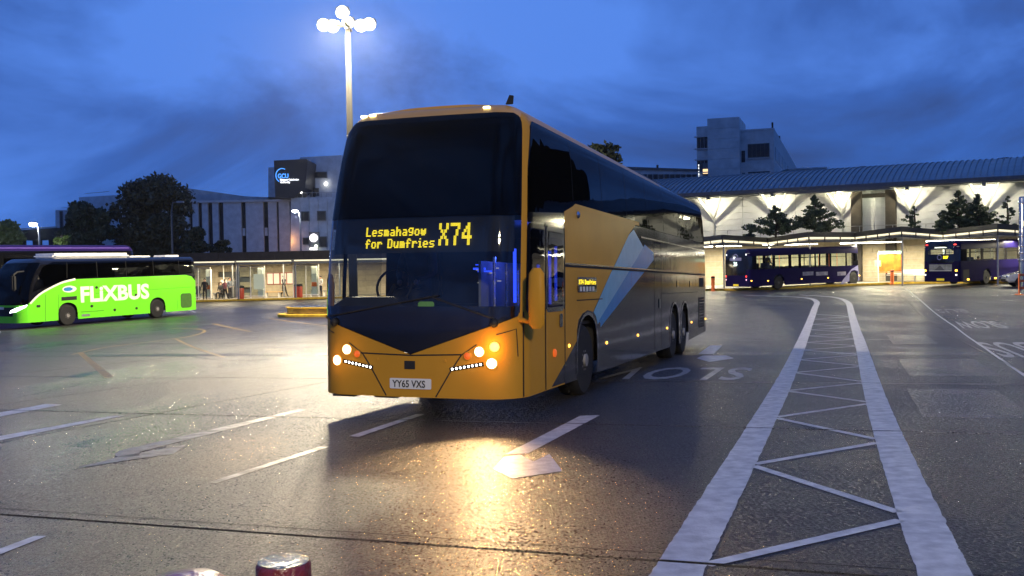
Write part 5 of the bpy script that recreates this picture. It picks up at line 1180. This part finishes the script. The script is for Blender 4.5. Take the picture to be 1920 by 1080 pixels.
# ---- people
def person(px, off, label, top, legs, pose='stand', h=1.75, rz=0., top2=None, group='people waiting at the left shelters', hair=(.02, .015, .01), M=None):
    t = thing('person', label, 'person', M=M, group=group) if M is not None else sthing('person', label, 'person', px, off, group, rz); s = h/1.75
    hipz = .92 if pose != 'sit' else .56
    J = {'pel': (0, 0, hipz), 'spine': (0, -.01, hipz+.24), 'chest': (0, 0, hipz+.45), 'neck': (0, -.01, hipz+.58), 'hb': (0, -.02, hipz+.68), 'ht': (0, -.01, hipz+.82)}
    for g, n in ((-1, 'L'), (1, 'R')):
        J['hip'+n] = (g*.10, 0, hipz-.04)
        if pose == 'stand': J['kn'+n] = (g*.11, -.02, .50); J['an'+n] = (g*.11, .03, .09); J['to'+n] = (g*.13, -.14, .045)
        elif pose == 'walk': J['kn'+n] = (g*.10, -.12 if g > 0 else .03, .50); J['an'+n] = (g*.10, -.26 if g > 0 else .28, .10 if g > 0 else .16); J['to'+n] = (g*.11, -.42 if g > 0 else .16, .07 if g > 0 else .05)
        else: J['kn'+n] = (g*.13, -.44, .52); J['an'+n] = (g*.13, -.42, .09); J['to'+n] = (g*.14, -.58, .045)
        J['sh'+n] = (g*.19, 0, hipz+.50)
        if pose == 'stand': J['el'+n] = (g*.25, .02, hipz+.22); J['ha'+n] = (g*.20, -.16, hipz+.10)
        elif pose == 'walk': J['el'+n] = (g*.24, .08*g, hipz+.23); J['ha'+n] = (g*.21, -.10+.12*g, hipz+.04)
        else: J['el'+n] = (g*.25, -.06, hipz+.22); J['ha'+n] = (g*.12, -.30, hipz+.14)
        h0 = J['ha'+n]; J['fi'+n] = (h0[0]*.95, h0[1]-.05, h0[2]-.07)
    R = {'pel': .15, 'spine': .135, 'chest': .16, 'neck': .06, 'hb': .085, 'ht': .085, 'hip': .11, 'kn': .07, 'an': .05, 'to': .04, 'sh': .075, 'el': .052, 'ha': .038, 'fi': .03}
    names = list(J); E2 = [('pel', 'spine'), ('spine', 'chest'), ('chest', 'neck'), ('neck', 'hb'), ('hb', 'ht')]
    for n in 'LR': E2 += [('pel', 'hip'+n), ('hip'+n, 'kn'+n), ('kn'+n, 'an'+n), ('an'+n, 'to'+n), ('chest', 'sh'+n), ('sh'+n, 'el'+n), ('el'+n, 'ha'+n), ('ha'+n, 'fi'+n)]
    me = bpy.data.meshes.new('body'); me.from_pydata([tuple(c*s for c in J[n]) for n in names], [(names.index(a), names.index(b)) for a, b in E2], [])
    o = bpy.data.objects.new('body', me); COL.objects.link(o)
    md = o.modifiers.new('skin', 'SKIN'); md.use_smooth_shade = True; o.modifiers.new('sub', 'SUBSURF').levels = 1
    for n, v in zip(names, me.skin_vertices[0].data):
        r = R[n] if n in R else R[n[:-1]]; v.radius = (r*s, r*s*(.72 if n in ('pel', 'spine', 'chest') else 1)); v.use_root = (n == 'pel')
    dg = bpy.context.evaluated_depsgraph_get(); dg.update(); nm = bpy.data.meshes.new_from_object(o.evaluated_get(dg)); bpy.data.objects.remove(o)
    skin = mat('skin', (.45, .27, .19), .6)
    for mm in (mat('clothing', top, .8, var=.3), mat('trousers', legs, .8, var=.3), skin, M_['matblack']): nm.materials.append(mm)
    for p in nm.polygons:
        c = p.center/s; k = 0
        if c.z > hipz+.60: k = 2
        elif c.z < .10: k = 3
        elif c.z < hipz+.02 and not (abs(c.x) > .19 and pose != 'sit'): k = 1
        elif (Vector(J['fiL'])-c).length < .08 or (Vector(J['fiR'])-c).length < .08: k = 2
        p.material_index = k; p.use_smooth = True
    o = link('body', nm, t)
    MB().ball((0, .02*s, (hipz+.785)*s), .105*s, 10, 6, (.95, 1.0, .85)).build('hair', mat('hair', hair, .7), o, True)
    MB().ball((0, -.10*s, (hipz+.73)*s), .018*s, 6, 4).build('nose', skin, o, True)
    return t
person(384, .35, 'person in a long black coat standing by the glass screen', (.01, .01, .012), (.012, .012, .015), rz=.3)
person(371, 2.15, 'seated person in dark clothes behind the glass screen', (.02, .02, .025), (.02, .02, .03), 'sit', rz=.2)
person(414, 2.05, 'seated person in a dark jacket on the bench left of the red bin', (.015, .015, .02), (.02, .02, .025), 'sit', rz=-.1)
person(421.5, .5, 'person in a black jacket and pink scarf colours stepping off the kerb side', (.16, .05, .07), (.01, .01, .012), 'walk', 1.62, rz=1.2)
person(431, 1.4, 'person in a grey coat standing just left of the red bin', (.12, .14, .18), (.02, .02, .03), rz=1.3)
person(438, 2.6, 'person in a blue grey hooded coat facing the waiting group', (.07, .08, .11), (.03, .03, .05), rz=-.9, h=1.8)
person(532.5, 2.6, 'person in a black hoodie walking past the wall posters', (.012, .012, .015), (.012, .012, .014), 'walk', 1.78, rz=1.4)
person(601, .9, 'person in a white top with dark legs next to the middle coach', (.6, .58, .55), (.03, .03, .04), 'stand', 1.68, rz=-.4)

RV = Matrix.Rotation(PI, 4, 'Z')
person(0, 0, 'driver in dark clothes seated at the steering wheel of the middle coach', (.02, .022, .035), (.015, .015, .02), 'sit', group='bus drivers', M=coach.matrix_world @ Matrix.Translation((-.64, 1.62, .93)))
for k, (x, y) in enumerate(((.78, 3.3), (-.78, 4.2))):
    person(0, 0, ('passenger seated at a near side window', 'passenger seated on the far side')[k]+' of the bus with the lit rear window', (.05, .05, .07), (.03, .03, .04), 'sit', 1.7, group='bus passengers', M=b2.matrix_world @ Matrix.Translation((x, y, .5)) @ RV)
person(0, 0, 'passenger seated at the rearmost side window of the left purple bus', (.04, .03, .03), (.03, .03, .04), 'sit', 1.7, group='bus passengers', M=b1.matrix_world @ Matrix.Translation((.78, 2.2, 1.1)) @ RV)
# ---- kerbed island
g = G(610, 593)
isl = thing('traffic_island', 'low round-ended traffic island with yellow painted kerbs left of the middle coach', 'traffic island', (g.x+1.2, g.y+.8, g.z-.02), math.radians(-14))
def oval(w, d, n=10):
    r = d/2; return [(-w/2+r+r*math.cos(a), r*math.sin(a)) for a in np.linspace(PI/2, 3*PI/2, n)]+[(w/2-r+r*math.cos(a), r*math.sin(a)) for a in np.linspace(-PI/2, PI/2, n)]
MB().prism(oval(8.0, 3.2), 0, .13, ax='z').build('kerb', M_['yellowk'], isl, bevel=.02)
MB().prism(oval(7.0, 2.3), .132, .42, ax='z').build('upper_kerb', mat('stained_yellow_concrete', (.26, .20, .07), .7, var=.4, scale=3), isl, bevel=.02)
MB().prism(oval(7.1, 2.4), .42, .47, ax='z').build('yellow_edge', M_['yellowk'], isl); MB().prism(oval(6.8, 2.1), .47, .485, ax='z').build('top_surface', M_['base'], isl)

# ================================================================ BACKGROUND BUILDINGS (left)
def facade(par, name, pxs, D, depth, m, y0=None):
    """block whose front outline is given by photo points at distance D"""
    pts = [P(px, py, D) for px, py in pxs]
    o = MB().prism([(p.x, p.z) for p in pts], D, D+depth).build(name, m, par); return o
def win(par, name, x0, y0, x1, y1, D, m=None, fr=None, dep=.12):
    a = P(x0, y0, D); b = P(x1, y1, D)
    f = MB().box(a.x-.12, b.x+.12, D-.10, D+.05, b.z-.12, a.z+.12).build(name, fr or M_['frame'], par); MB().box(a.x, b.x, D-.13, D-.101, b.z, a.z).build('pane', m or M_['window'], f); return f
gcu = thing('university_building', 'white university block with a dark tower panel carrying the blue lit GCU sign', 'building')
facade(gcu, 'upper_block', [(562, 295), (640, 291), (640, 400), (562, 400)], 142, 14, M_['concrete'])
facade(gcu, 'rear_block', [(503, 314), (530, 313), (530, 385), (503, 385)], 150, 10, M_['concrete'])
facade(gcu, 'dark_panel', [(513.5, 301), (574, 298), (577, 301), (572, 352), (548, 371), (516, 371)], 136, 8, M_['darkclad'])
facade(gcu, 'lower_wall', [(545, 371), (640, 369), (640, 500), (545, 500)], 137, 18, M_['concrete'])
for i in range(5): 
    for j in range(4):
        a = P(546+17*i+.3, 372+25*j, 136.9); b = P(546+17*(i+1)-.3, 372+25*(j+1)-.4, 136.9); MB().box(a.x, b.x, 136.86, 137.0, b.z, a.z).build('wall_panel', M_['concrete'], gcu)
win(gcu, 'window', 581, 324, 612, 332, 141.9); win(gcu, 'door', 583, 336, 590, 368, 141.9); win(gcu, 'window', 590, 354, 597, 366, 141.9)
for q in ((566, 398, 579, 413), (596, 397, 610, 412), (569, 447, 579, 457), (600, 445, 612, 462)): win(gcu, 'window', *q, 136.8)
MB().beam(P(555, 362, 137.2), P(640, 360, 137.2), .06).build('balcony_rail', M_['alum'], gcu)
for px in range(558, 640, 9): MB().beam(P(px, 361.7, 137.2), P(px, 370.5, 137.2), .05).build('balcony_post', M_['alum'], gcu)
MB().ball(P(611, 344.5, 141.5), .25, 8, 6).build('wall_light', M_['led_w'], gcu, True); MB().ball(P(564, 360, 137), .2, 8, 6).build('wall_light', M_['led_w'], gcu, True)
# sign
def fac_text(txt, px, py, hpx, D, m, par, wpx=None, bold=.0, name='sign_lettering'):
    tv, tf = text_mesh(txt, 1., bold); H1 = max(v[1] for v in tv); X1 = max(v[0] for v in tv); o = P(px, py, D); sz = hpx*D/FPX/H1; sx = (wpx*D/FPX/X1) if wpx else sz
    mb = MB(); mb.add([(o.x+v[0]*sx, D, o.z+v[1]*sz) for v in tv], tf); mb.add([(o.x+v[0]*sx, D+.12, o.z+v[1]*sz) for v in tv], tf); return mb.build(name, m, par)
blue = emis('blue_sign', (.08, .35, 1), 1.5); whs = emis('white_sign', (.95, .97, 1), 1.6)
fac_text('GCU', 520.5, 334, 8.5, 135.7, blue, gcu, 20, .02); fac_text('Glasgow Caledonian', 524.8, 338.6, 3.4, 135.7, whs, gcu, 35, .03); fac_text('University', 525.3, 343.2, 3.4, 135.7, whs, gcu, 18.5, .03)
c0 = P(529, 329, 135.7); m = MB(); m.tube([(c0.x+.88*math.cos(a), 135.7, c0.z+.98*math.sin(a)) for a in np.linspace(math.radians(62), math.radians(240), 22)], .065, 6); m.build('sign_arc', blue, gcu, True)
c0 = P(588, 446, 136.3); MB().lathe([(.5, -.05), (.56, 0), (1e-4, .02)], 20, 'y', Matrix.Translation(c0)).build('round_lit_sign', emis('round_sign_glow', (1, .93, .95), 5), gcu)
MB().box(P(579, 440, 136.5).x, P(598, 440, 136.5).x, 136.5, 136.78, P(588, 463, 136.5).z, P(588, 435, 136.5).z).build('entrance_surround', M_['frame'], gcu)
m = MB(); a = P(581, 465, 136.3); b = P(594, 468, 136.3); m.box(a.x, b.x, 136.2, 136.4, b.z, a.z); m.build('entrance_light', emis('entrance_glow', (1, .95, .9), 5), gcu)
MB().ball(P(592.5, 461.5, 136.2), .22, 8, 6).build('entrance_lamp', emis('entrance_lamp_glow', (.9, 1, .7), 5), gcu, True)
lamp('POINT', P(541, 452, 136.0), 110, (1, .42, .12), .3, 'wall_uplight', gcu)
lib = thing('concrete_block_building', 'long pale concrete block with tall dark slit windows behind the big trees', 'building')
facade(lib, 'upper_storey', [(330, 353), (345, 352), (460, 368), (545, 371), (545, 400), (330, 400)], 150, 16, M_['concrete2'])
facade(lib, 'backing_wall', [(225, 382), (548, 377), (548, 500), (225, 500)], 140.6, 6, M_['window'])
for i, (a, b) in enumerate(((226, 255), (259, 290), (294, 330), (334, 357), (360, 374), (378, 392), (397.5, 412), (418, 454.5), (460, 496), (502, 521), (522, 545.5))):
    A = P(a, 378-(a-360)*.008, 140); B = P(b, 500, 140)
    MB().box(A.x, B.x, 140, 140.5, B.z, P(a, 376.5, 140).z).build('wall_panel', M_['concrete'], lib)
for q in ((454.5, 428, 460, 442), (496, 427, 502, 442)):
    A = P(q[0], q[1], 140.2); B = P(q[2], q[3], 140.2); MB().box(A.x+.01, B.x-.01, 140.15, 140.45, B.z, A.z).build('spandrel', M_['concrete'], lib)
facade(lib, 'parapet', [(224, 377.5), (549, 373.5), (549, 377.5), (224, 382)], 139.7, 1.2, M_['concrete2'])
blk = thing('flat_roofed_block', 'pale flat roofed block partly hidden behind the dark trees on the left', 'building')
facade(blk, 'wall', [(104, 394), (150, 392), (150, 500), (104, 500)], 168, 12, M_['concrete']); facade(blk, 'upper_wall', [(148, 370), (215, 366), (215, 500), (148, 500)], 172, 12, M_['concrete'])
win(blk, 'window', 113, 397, 118, 440, 167.9); MB().beam(P(115, 390, 168), P(150, 388, 168), .08).build('roof_rail', M_['alum'], blk); MB().beam(P(160, 363, 172), P(205, 359, 172), .08).build('roof_rail', M_['alum'], blk)
brd = thing('footbridge', 'dark footbridge with a thin light rail at the far left beside the street lamp', 'bridge')
facade(brd, 'deck', [(30, 432), (106, 427), (106, 448), (30, 450)], 125, 4, M_['darkbrown']); MB().beam(P(30, 430, 124.8), P(106, 425.5, 124.8), .16).build('rail', M_['alum'], brd)
for px in (40, 70, 100): a = P(px, 445, 126); MB().box(a.x-.4, a.x+.4, 125.5, 126.5, -3, a.z).build('pier', M_['darkbrown'], brd)

# ================================================================ TOWER and the rest on the right
TO = P(1451, 240, 165); tz = TO.z
TM = Matrix(((HV.x, HU.x, 0, TO.x), (HV.y, HU.y, 0, TO.y), (0, 0, 1, 0), (0, 0, 0, 1)))
def tzf(px, py, D): return P(px, py, D).z
tw = thing('tower_block', 'grey concrete tower block with one lit window above the station roof', 'building', M=TM)
def tb(x0, x1, y0, y1, z0_, z1_, name='wall', m=None, par=None, bev=0): return MB().box(x0, x1, y0, y1, z0_, z1_).build(name, m or M_['concrete2'], par or tw, bevel=bev)
tb(-5.6, 0, 0, 85, -3, tz, 'main_block')
tb(-11.0, -5.6, -1.8, 9, -3, tz+2.05, 'stair_tower'); tb(-13.0, -11.0, -1.0, 8, -3, tz+.9, 'stair_bay')
for k in range(10): tb(-11.01, -5.59, -1.86, -1.81, tz+2.0-1.75*(k+1)+.03, tz+2.0-1.75*k-.03, 'cladding_panel', M_['concrete2'])
for z in (22.1-.0, 20.0, 18.1, 15.9, 14.3, 12.6):
    tb(-13.35, -10.98, -1.35, -1.0, z+1.44-.9, z+1.44-.7, 'ledge', M_['alum'])
for i, z in enumerate((21.7, 17.6, 13.9)):
    for k in range(3):
        f = tb(-12.9+.62*k, -12.9+.62*k+.56, -1.08, -.98, z-1.0, z+1.0, 'window', M_['frame']); tb(-12.86+.62*k, -12.9+.62*k+.52, -1.10, -1.081, z-.95, z+.95, 'pane', M_['window'], f)
zl = tzf(1328, 319, 166); f = tb(-12.0, -11.05, -1.14, -1.11, zl-1.0, zl+1.4, 'window', M_['frame']); tb(-11.95, -11.1, -1.18, -1.141, zl-.45, zl+.35, 'pane', emis('lit_room', (1, .68, .32), 1.6), f)
for k in range(5): tb(-12.75, -12.6, -1.16, -1.12, zl-1.2+.52*k, zl-1.2+.52*k+.34, 'stair_light', emis('stair_glow', (.95, 1, .98), 1.6))
tb(-5.45, -4.85, -.06, .02, tz-5.6, tz-3.6, 'window', M_['window']); tb(-5.45, -4.9, -.06, .02, tz-11, tz-7.4, 'window', M_['frame'])
for z0_, z1_ in ((tz-4.9, tz-2.5), (tz-9.8, tz-7.3), (tz-13, tz-10.4)):
    f = tb(-4.4, -.75, -.05, .02, z0_, z1_, 'window_band', M_['frame'])
    for k in range(5): tb(-4.35+.71*k, -4.35+.71*k+.66, -.08, -.051, z0_+.1, z1_-.1, 'pane', M_['window'], f)
    tb(-4.5, -.65, -.25, -.09, z0_-.22, z0_-.05, 'sill', M_['alum'])
for r_, (z0_, z1_) in enumerate(((tz-5.2, tz-2.9), (tz-10.2, tz-7.6))):
    for k in range(9): f = tb(-.02, .05, 3+9*k, 10.2+9*k, z0_, z1_, 'window', M_['window'])
tb(-.4, -.1, .1, .4, tz, tz+1.0, 'chimney_pot', M_['matblack']); tb(-.4, -.1, 18, 18.4, tz, tz+.8, 'chimney_pot', M_['matblack'])
tb(-5.7, .1, -.1, .2, tz-.25, tz+.02, 'coping', M_['concrete'])
low = thing('low_rise_building', 'long low building with a row of small windows, left of the tower block', 'building')
facade(low, 'wall', [(1165, 316), (1309, 320), (1309, 420), (1165, 420)], 158, 12, M_['concrete2']); facade(low, 'roof_edge', [(1160, 312), (1312, 317), (1312, 320), (1160, 316.5)], 157.6, 12, M_['frame'])
for k in range(13): win(low, 'window', 1174+10.4*k, 328, 1180.5+10.4*k, 338, 157.9)
MB().box(P(1233, 310, 160).x-.15, P(1233, 310, 160).x+.15, 160, 160.4, P(1233, 316, 160).z, P(1233, 309, 160).z).build('vent', M_['matblack'], low)
r2 = thing('annexe', 'small pale flat roofed annexe to the right of the tower block', 'building')
facade(r2, 'wall', [(1478, 318), (1549, 314), (1550, 316), (1550, 400), (1478, 400)], 175, 10, M_['concrete2']); facade(r2, 'coping', [(1478, 316), (1551, 312.5), (1551, 315), (1478, 318.5)], 174.7, 10.5, M_['concrete'])
r3 = thing('gabled_building', 'dark gabled roof just showing over the station roof at the far right', 'building')
facade(r3, 'gable', [(1842, 310), (1884, 296), (1930, 301), (1990, 312), (1990, 380), (1842, 380)], 120, 14, M_['concrete2']); facade(r3, 'roof_edge', [(1838, 311), (1884, 294.5), (1932, 299.5), (1992, 312), (1992, 314.5), (1932, 302), (1884, 297.2), (1842, 312)], 119.6, 15, M_['matblack'])
bx_ = thing('roof_plant', 'small grey plant box on the station roof, left of the gable', 'plant box'); a = P(1822, 305, 84); MB().box(a.x-.5, a.x+.5, 84, 85, a.z-1, a.z).build('casing', M_['alum'], bx_)
bx_ = thing('roof_vent', 'little upright vent on the station roof behind its ridge', 'vent'); a = P(1619, 311, 92); MB().box(a.x-.2, a.x+.2, 92, 92.4, a.z-1.4, a.z).build('cowl', M_['alum'], bx_)

# ================================================================ STREET LAMPS
def street_lamp(label, px_top, py_top, px_head, py_head, D, lit, group='street lamps by the road', sign=False):
    a = P(px_top, py_top, D); zb = -2.2; t = thing('street_lamp', label, 'street lamp', (a.x, D, zb), 0, group); h = a.z-zb
    hd = P(px_head, py_head, D); dx = hd.x-a.x
    MB().tube([(0, 0, 0), (0, 0, h*.9), (dx*.15, 0, h), (dx, 0, hd.z-zb)], [.11, .08, .06, .05], 8).build('pole', M_['frame'] if not lit else M_['alum'], t, True)
    MB().box(dx-.35, dx+.35, -.15, .15, hd.z-zb-.06, hd.z-zb+.10).build('lamp_head', M_['alum'], t, bevel=.04)
    if lit:
        MB().ball((dx, 0, hd.z-zb-.12), .30, 10, 6, (1.3, 1, .6)).build('lens', emis('street_lamp_glow', (.92, .96, 1), 18), t, True)
        lamp('POINT', Vector((dx, -.1, hd.z-zb-.5)), 900, (.9, .95, 1), .2, 'street_light', t)
    if sign: MB().box(-.32, .32, -.06, -.02, h*.9-6.1, h*.9-5.5).build('sign_plate', M_['letter'], t)
street_lamp('white lit street lamp at the far left beside the bright bush', 73, 425, 62, 418, 88, True)
street_lamp('lit street lamp standing before the white university wall', 563, 400, 553, 394, 120, True)
street_lamp('unlit dark lamp column with a small white sign, in front of the biggest tree', 321, 380, 338, 379, 92, False, sign=True)

# ================================================================ TREES
def leaves(name, centres, radii, n, size, m, parent, flat=.8, droop=0):
    """many leaf sized faces spread through a set of clumps"""
    C_ = np.array(centres); R_ = np.array(radii); w = (R_[:, 0]*R_[:, 1]*R_[:, 2])**(2/3); w = w/w.sum()
    idx = rng.choice(len(C_), n, p=w); d = rng.normal(size=(n, 3)); d /= np.linalg.norm(d, axis=1)[:, None]; rad = rng.uniform(.35, 1.0, n)**.5
    rad *= 1+np.abs(rng.normal(0, .16, n))
    pos = C_[idx]+d*R_[idx]*rad[:, None]
    a = rng.normal(size=(n, 3)); a /= np.linalg.norm(a, axis=1)[:, None]; b = np.cross(a, rng.normal(size=(n, 3))); b /= np.linalg.norm(b, axis=1)[:, None]
    s = size*rng.uniform(.5, 1.3, n)[:, None]; a = a*s; b = b*s*.6
    V = np.stack([pos-a, pos-b*.9, pos+a, pos+b], 1).reshape(-1, 3)
    me = bpy.data.meshes.new(name); me.vertices.add(4*n); me.vertices.foreach_set('co', V.ravel()); me.loops.add(4*n); me.loops.foreach_set('vertex_index', np.arange(4*n))
    me.polygons.add(n); me.polygons.foreach_set('loop_start', np.arange(0, 4*n, 4)); me.polygons.foreach_set('loop_total', np.full(n, 4)); me.update(calc_edges=True); me.materials.append(m)
    o = link(name, me, parent); o['kind'] = 'stuff'; return o
def tree(label, px0, px1, ytop, ybot, D, n, size, m, group='dark trees on the left', sub=26, cat='tree', name='broadleaf_tree', base=-2.2):
    a = P(px0, ytop, D); b = P(px1, ybot, D); cx = (a.x+b.x)/2; w = (b.x-a.x)/2; h = a.z-b.z; z0_ = b.z
    t = thing(name, label, cat, (cx, D, base), 0, group); z0_ -= base
    cs = []; rs = []
    for k in range(sub):
        th = random.uniform(0, 2*PI); f = random.uniform(0, 1); zz = z0_+h*(.10+.80*f); rr = w*(.72*math.sin(PI*(.16+.72*f))**.8)*random.uniform(.5, 1)
        cs.append((rr*math.cos(th), rr*.8*math.sin(th), zz)); q = w*random.uniform(.24, .40); rs.append((q, q, q*random.uniform(.6, .85)))
    leaves('crown', cs, rs, n, size, m, t)
    tr = MB(); tr.tube([(0, 0, 0), (0.1, 0, z0_+h*.3), (0, .1, z0_+h*.7)], [w*.09+.1, w*.06+.06, .05], 8)
    for k in range(9):
        c = cs[k]; tr.tube([(0, 0, z0_+h*.18+k*.1), (c[0]*.5, c[1]*.5, (z0_+h*.3+c[2])/2), c], [.10, .06, .02], 5)
    tr.build('trunk', M_['bark'], t, True, stuff=False); return t
tree('biggest dark round tree in front of the pale concrete block', 206, 372, 332, 500, 112, 26000, .26, M_['leafo'], sub=46)
tree('second dark tree, lower, left of the biggest tree', 104, 214, 380, 495, 108, 14000, .24, M_['leafd'], sub=34)
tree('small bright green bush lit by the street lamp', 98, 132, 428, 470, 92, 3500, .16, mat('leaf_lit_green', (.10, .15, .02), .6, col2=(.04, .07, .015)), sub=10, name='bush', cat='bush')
tree('green tree cut by the left edge of the picture', -40, 48, 418, 480, 95, 6500, .2, mat('leaf_mid_green', (.07, .10, .02), .6, col2=(.03, .05, .015)), sub=16)
tree('small dark bush at the foot of the concrete block, right of the biggest tree', 393, 441, 445, 500, 110, 4000, .2, M_['leafd'], sub=12, name='bush', cat='bush')
tree('dark shrubby tree between the two big trees and the shelter', 330, 395, 420, 500, 108, 5000, .22, M_['leafd'], sub=14)
tree('leafy tree top rising behind the roof of the middle coach', 1085, 1178, 262, 420, 60, 7000, .17, M_['leafd'], sub=34, group='trees behind the coach')
def conifer(label, px, ytop, ybot, half, D, n, seed, sparse=False, cat='tree', name='conifer_tree'):
    random.seed(seed); a = P(px, ytop, D); b = P(px, ybot, D); t = thing(name, label, cat, (a.x, D, b.z), 0, 'trees on the canopy terrace'); h = a.z-b.z; w = half*D/FPX
    tr = MB(); tr.tube([(0, 0, 0), (.05, 0, h*.5), (0, 0, h*.97)], [.09, .06, .015], 6); cs = []; rs = []
    nb = 70 if not sparse else 16
    for k in range(nb):
        f = (k+.5)/nb; zz = h*(.06+.9*f); L_ = w*(1-f)**1.15*random.uniform(.45, 1.15)+.08; th = random.uniform(0, 2*PI); tip = (L_*math.cos(th), L_*math.sin(th), zz+L_*.28)
        tr.tube([(0, 0, zz), tip], [.03, .008], 4)
        for q in (.45, .75, 1.0):
            if random.random() < (.9 if not sparse else .7): r = L_*.15+.06; cs.append((tip[0]*q, tip[1]*q, zz+(tip[2]-zz)*q)); rs.append((r, r, r*.5))
    leaves('crown', cs, rs, n, .085, M_['leafc'], t); tr.build('trunk', M_['bark'], t, True); random.seed(seed+9)
conifer('ragged conifer on the terrace under the second wall lamp', 1454, 384, 446, 46, 71, 5200, 3)
conifer('taller conifer on the terrace left of the dark column', 1527, 363, 445, 46, 71, 6500, 5)
conifer('tall dense conifer on the terrace left of the right-hand wall lamp', 1797, 355, 437, 44, 68, 6500, 8)
conifer('conifer under the right-hand wall lamp, its neighbour on the left', 1832, 362, 436, 40, 67.5, 5500, 11)
conifer('thin see-through sapling before the wall right of the dark columns', 1714, 384, 441, 26, 69, 900, 14, True, 'sapling', 'sapling')
conifer('thin sapling near the right edge above the last canopy', 1888, 366, 434, 26, 66, 900, 17, True, 'sapling', 'sapling')
conifer('small low sapling at the left end of the terrace', 1405, 422, 449, 16, 73, 500, 19, True, 'sapling', 'sapling')
conifer('low shrubby conifer at the foot of the two right conifers', 1768, 405, 440, 22, 68, 1500, 23)

# ================================================================ FOREGROUND BOLLARDS
a = P(531.5, 1051, 2.35)
fb = thing('bollard', 'wet dark red bollard with a sparkling top at the bottom edge, nearest the camera', 'bollard', (a.x, 2.35, gz(a.x, 2.35)), 0, 'dark red bollards nearest the camera'); hb = a.z-gz(a.x, 2.35)
MB().lathe([(.068, 0), (.067, hb-.012), (.063, hb-.002), (.055, hb)], 40).build('post', M_['maroon'], fb, True)
wetcap = mat('rain_pitted_metal_cap', (.45, .42, .36), .16, metal=.9, bump=1.0, bscale=70, rvar=.1)
MB().lathe([(.0655, hb-.012), (.062, hb+.001), (.04, hb+.006), (1e-4, hb+.008)], 40).build('cap', wetcap, fb, True)
a = P(345, 1078, 1.95)
fc = thing('bollard', 'broader dark red bollard, only the curve of its top showing at the bottom edge', 'bollard', (a.x, 1.95, gz(a.x, 1.95)), 0, 'dark red bollards nearest the camera'); hb = a.z-gz(a.x, 1.95)
MB().lathe([(.11, 0), (.11, hb-.06), (.10, hb-.03), (.07, hb-.008), (.03, hb-.001), (1e-4, hb)], 40).build('post', mat('magenta_red_wet', (.22, .03, .05), .3, var=.3, scale=14, coat=.6, bump=.3, bscale=60), fc, True)
MB().lathe([(.112, hb-.22), (.113, hb-.18), (.112, hb-.14)], 40).build('band', M_['letter'], fc, True)
# haze added for lamp glow
# far lamp masts behind the camera, reflected in the coach's glass, light its near side


# ================================================================ thin haze, added to give the lamps a glow
HAZE = .00013
hz = MB().box(-345, 345, -60, 345, -5, 40).build('haze', bpy.data.materials.new('added_glow_haze')); hz['kind'] = 'stuff'
hm = hz.data.materials[0]; hm.use_nodes = True; ht = hm.node_tree; ht.nodes.clear(); ho = ht.nodes.new('ShaderNodeOutputMaterial'); hv = ht.nodes.new('ShaderNodeVolumePrincipled')
hv.inputs['Color'].default_value = (.8, .85, .95, 1); hv.inputs['Density'].default_value = HAZE; hv.inputs['Anisotropy'].default_value = .85; ht.links.new(hv.outputs[0], ho.inputs['Volume'])
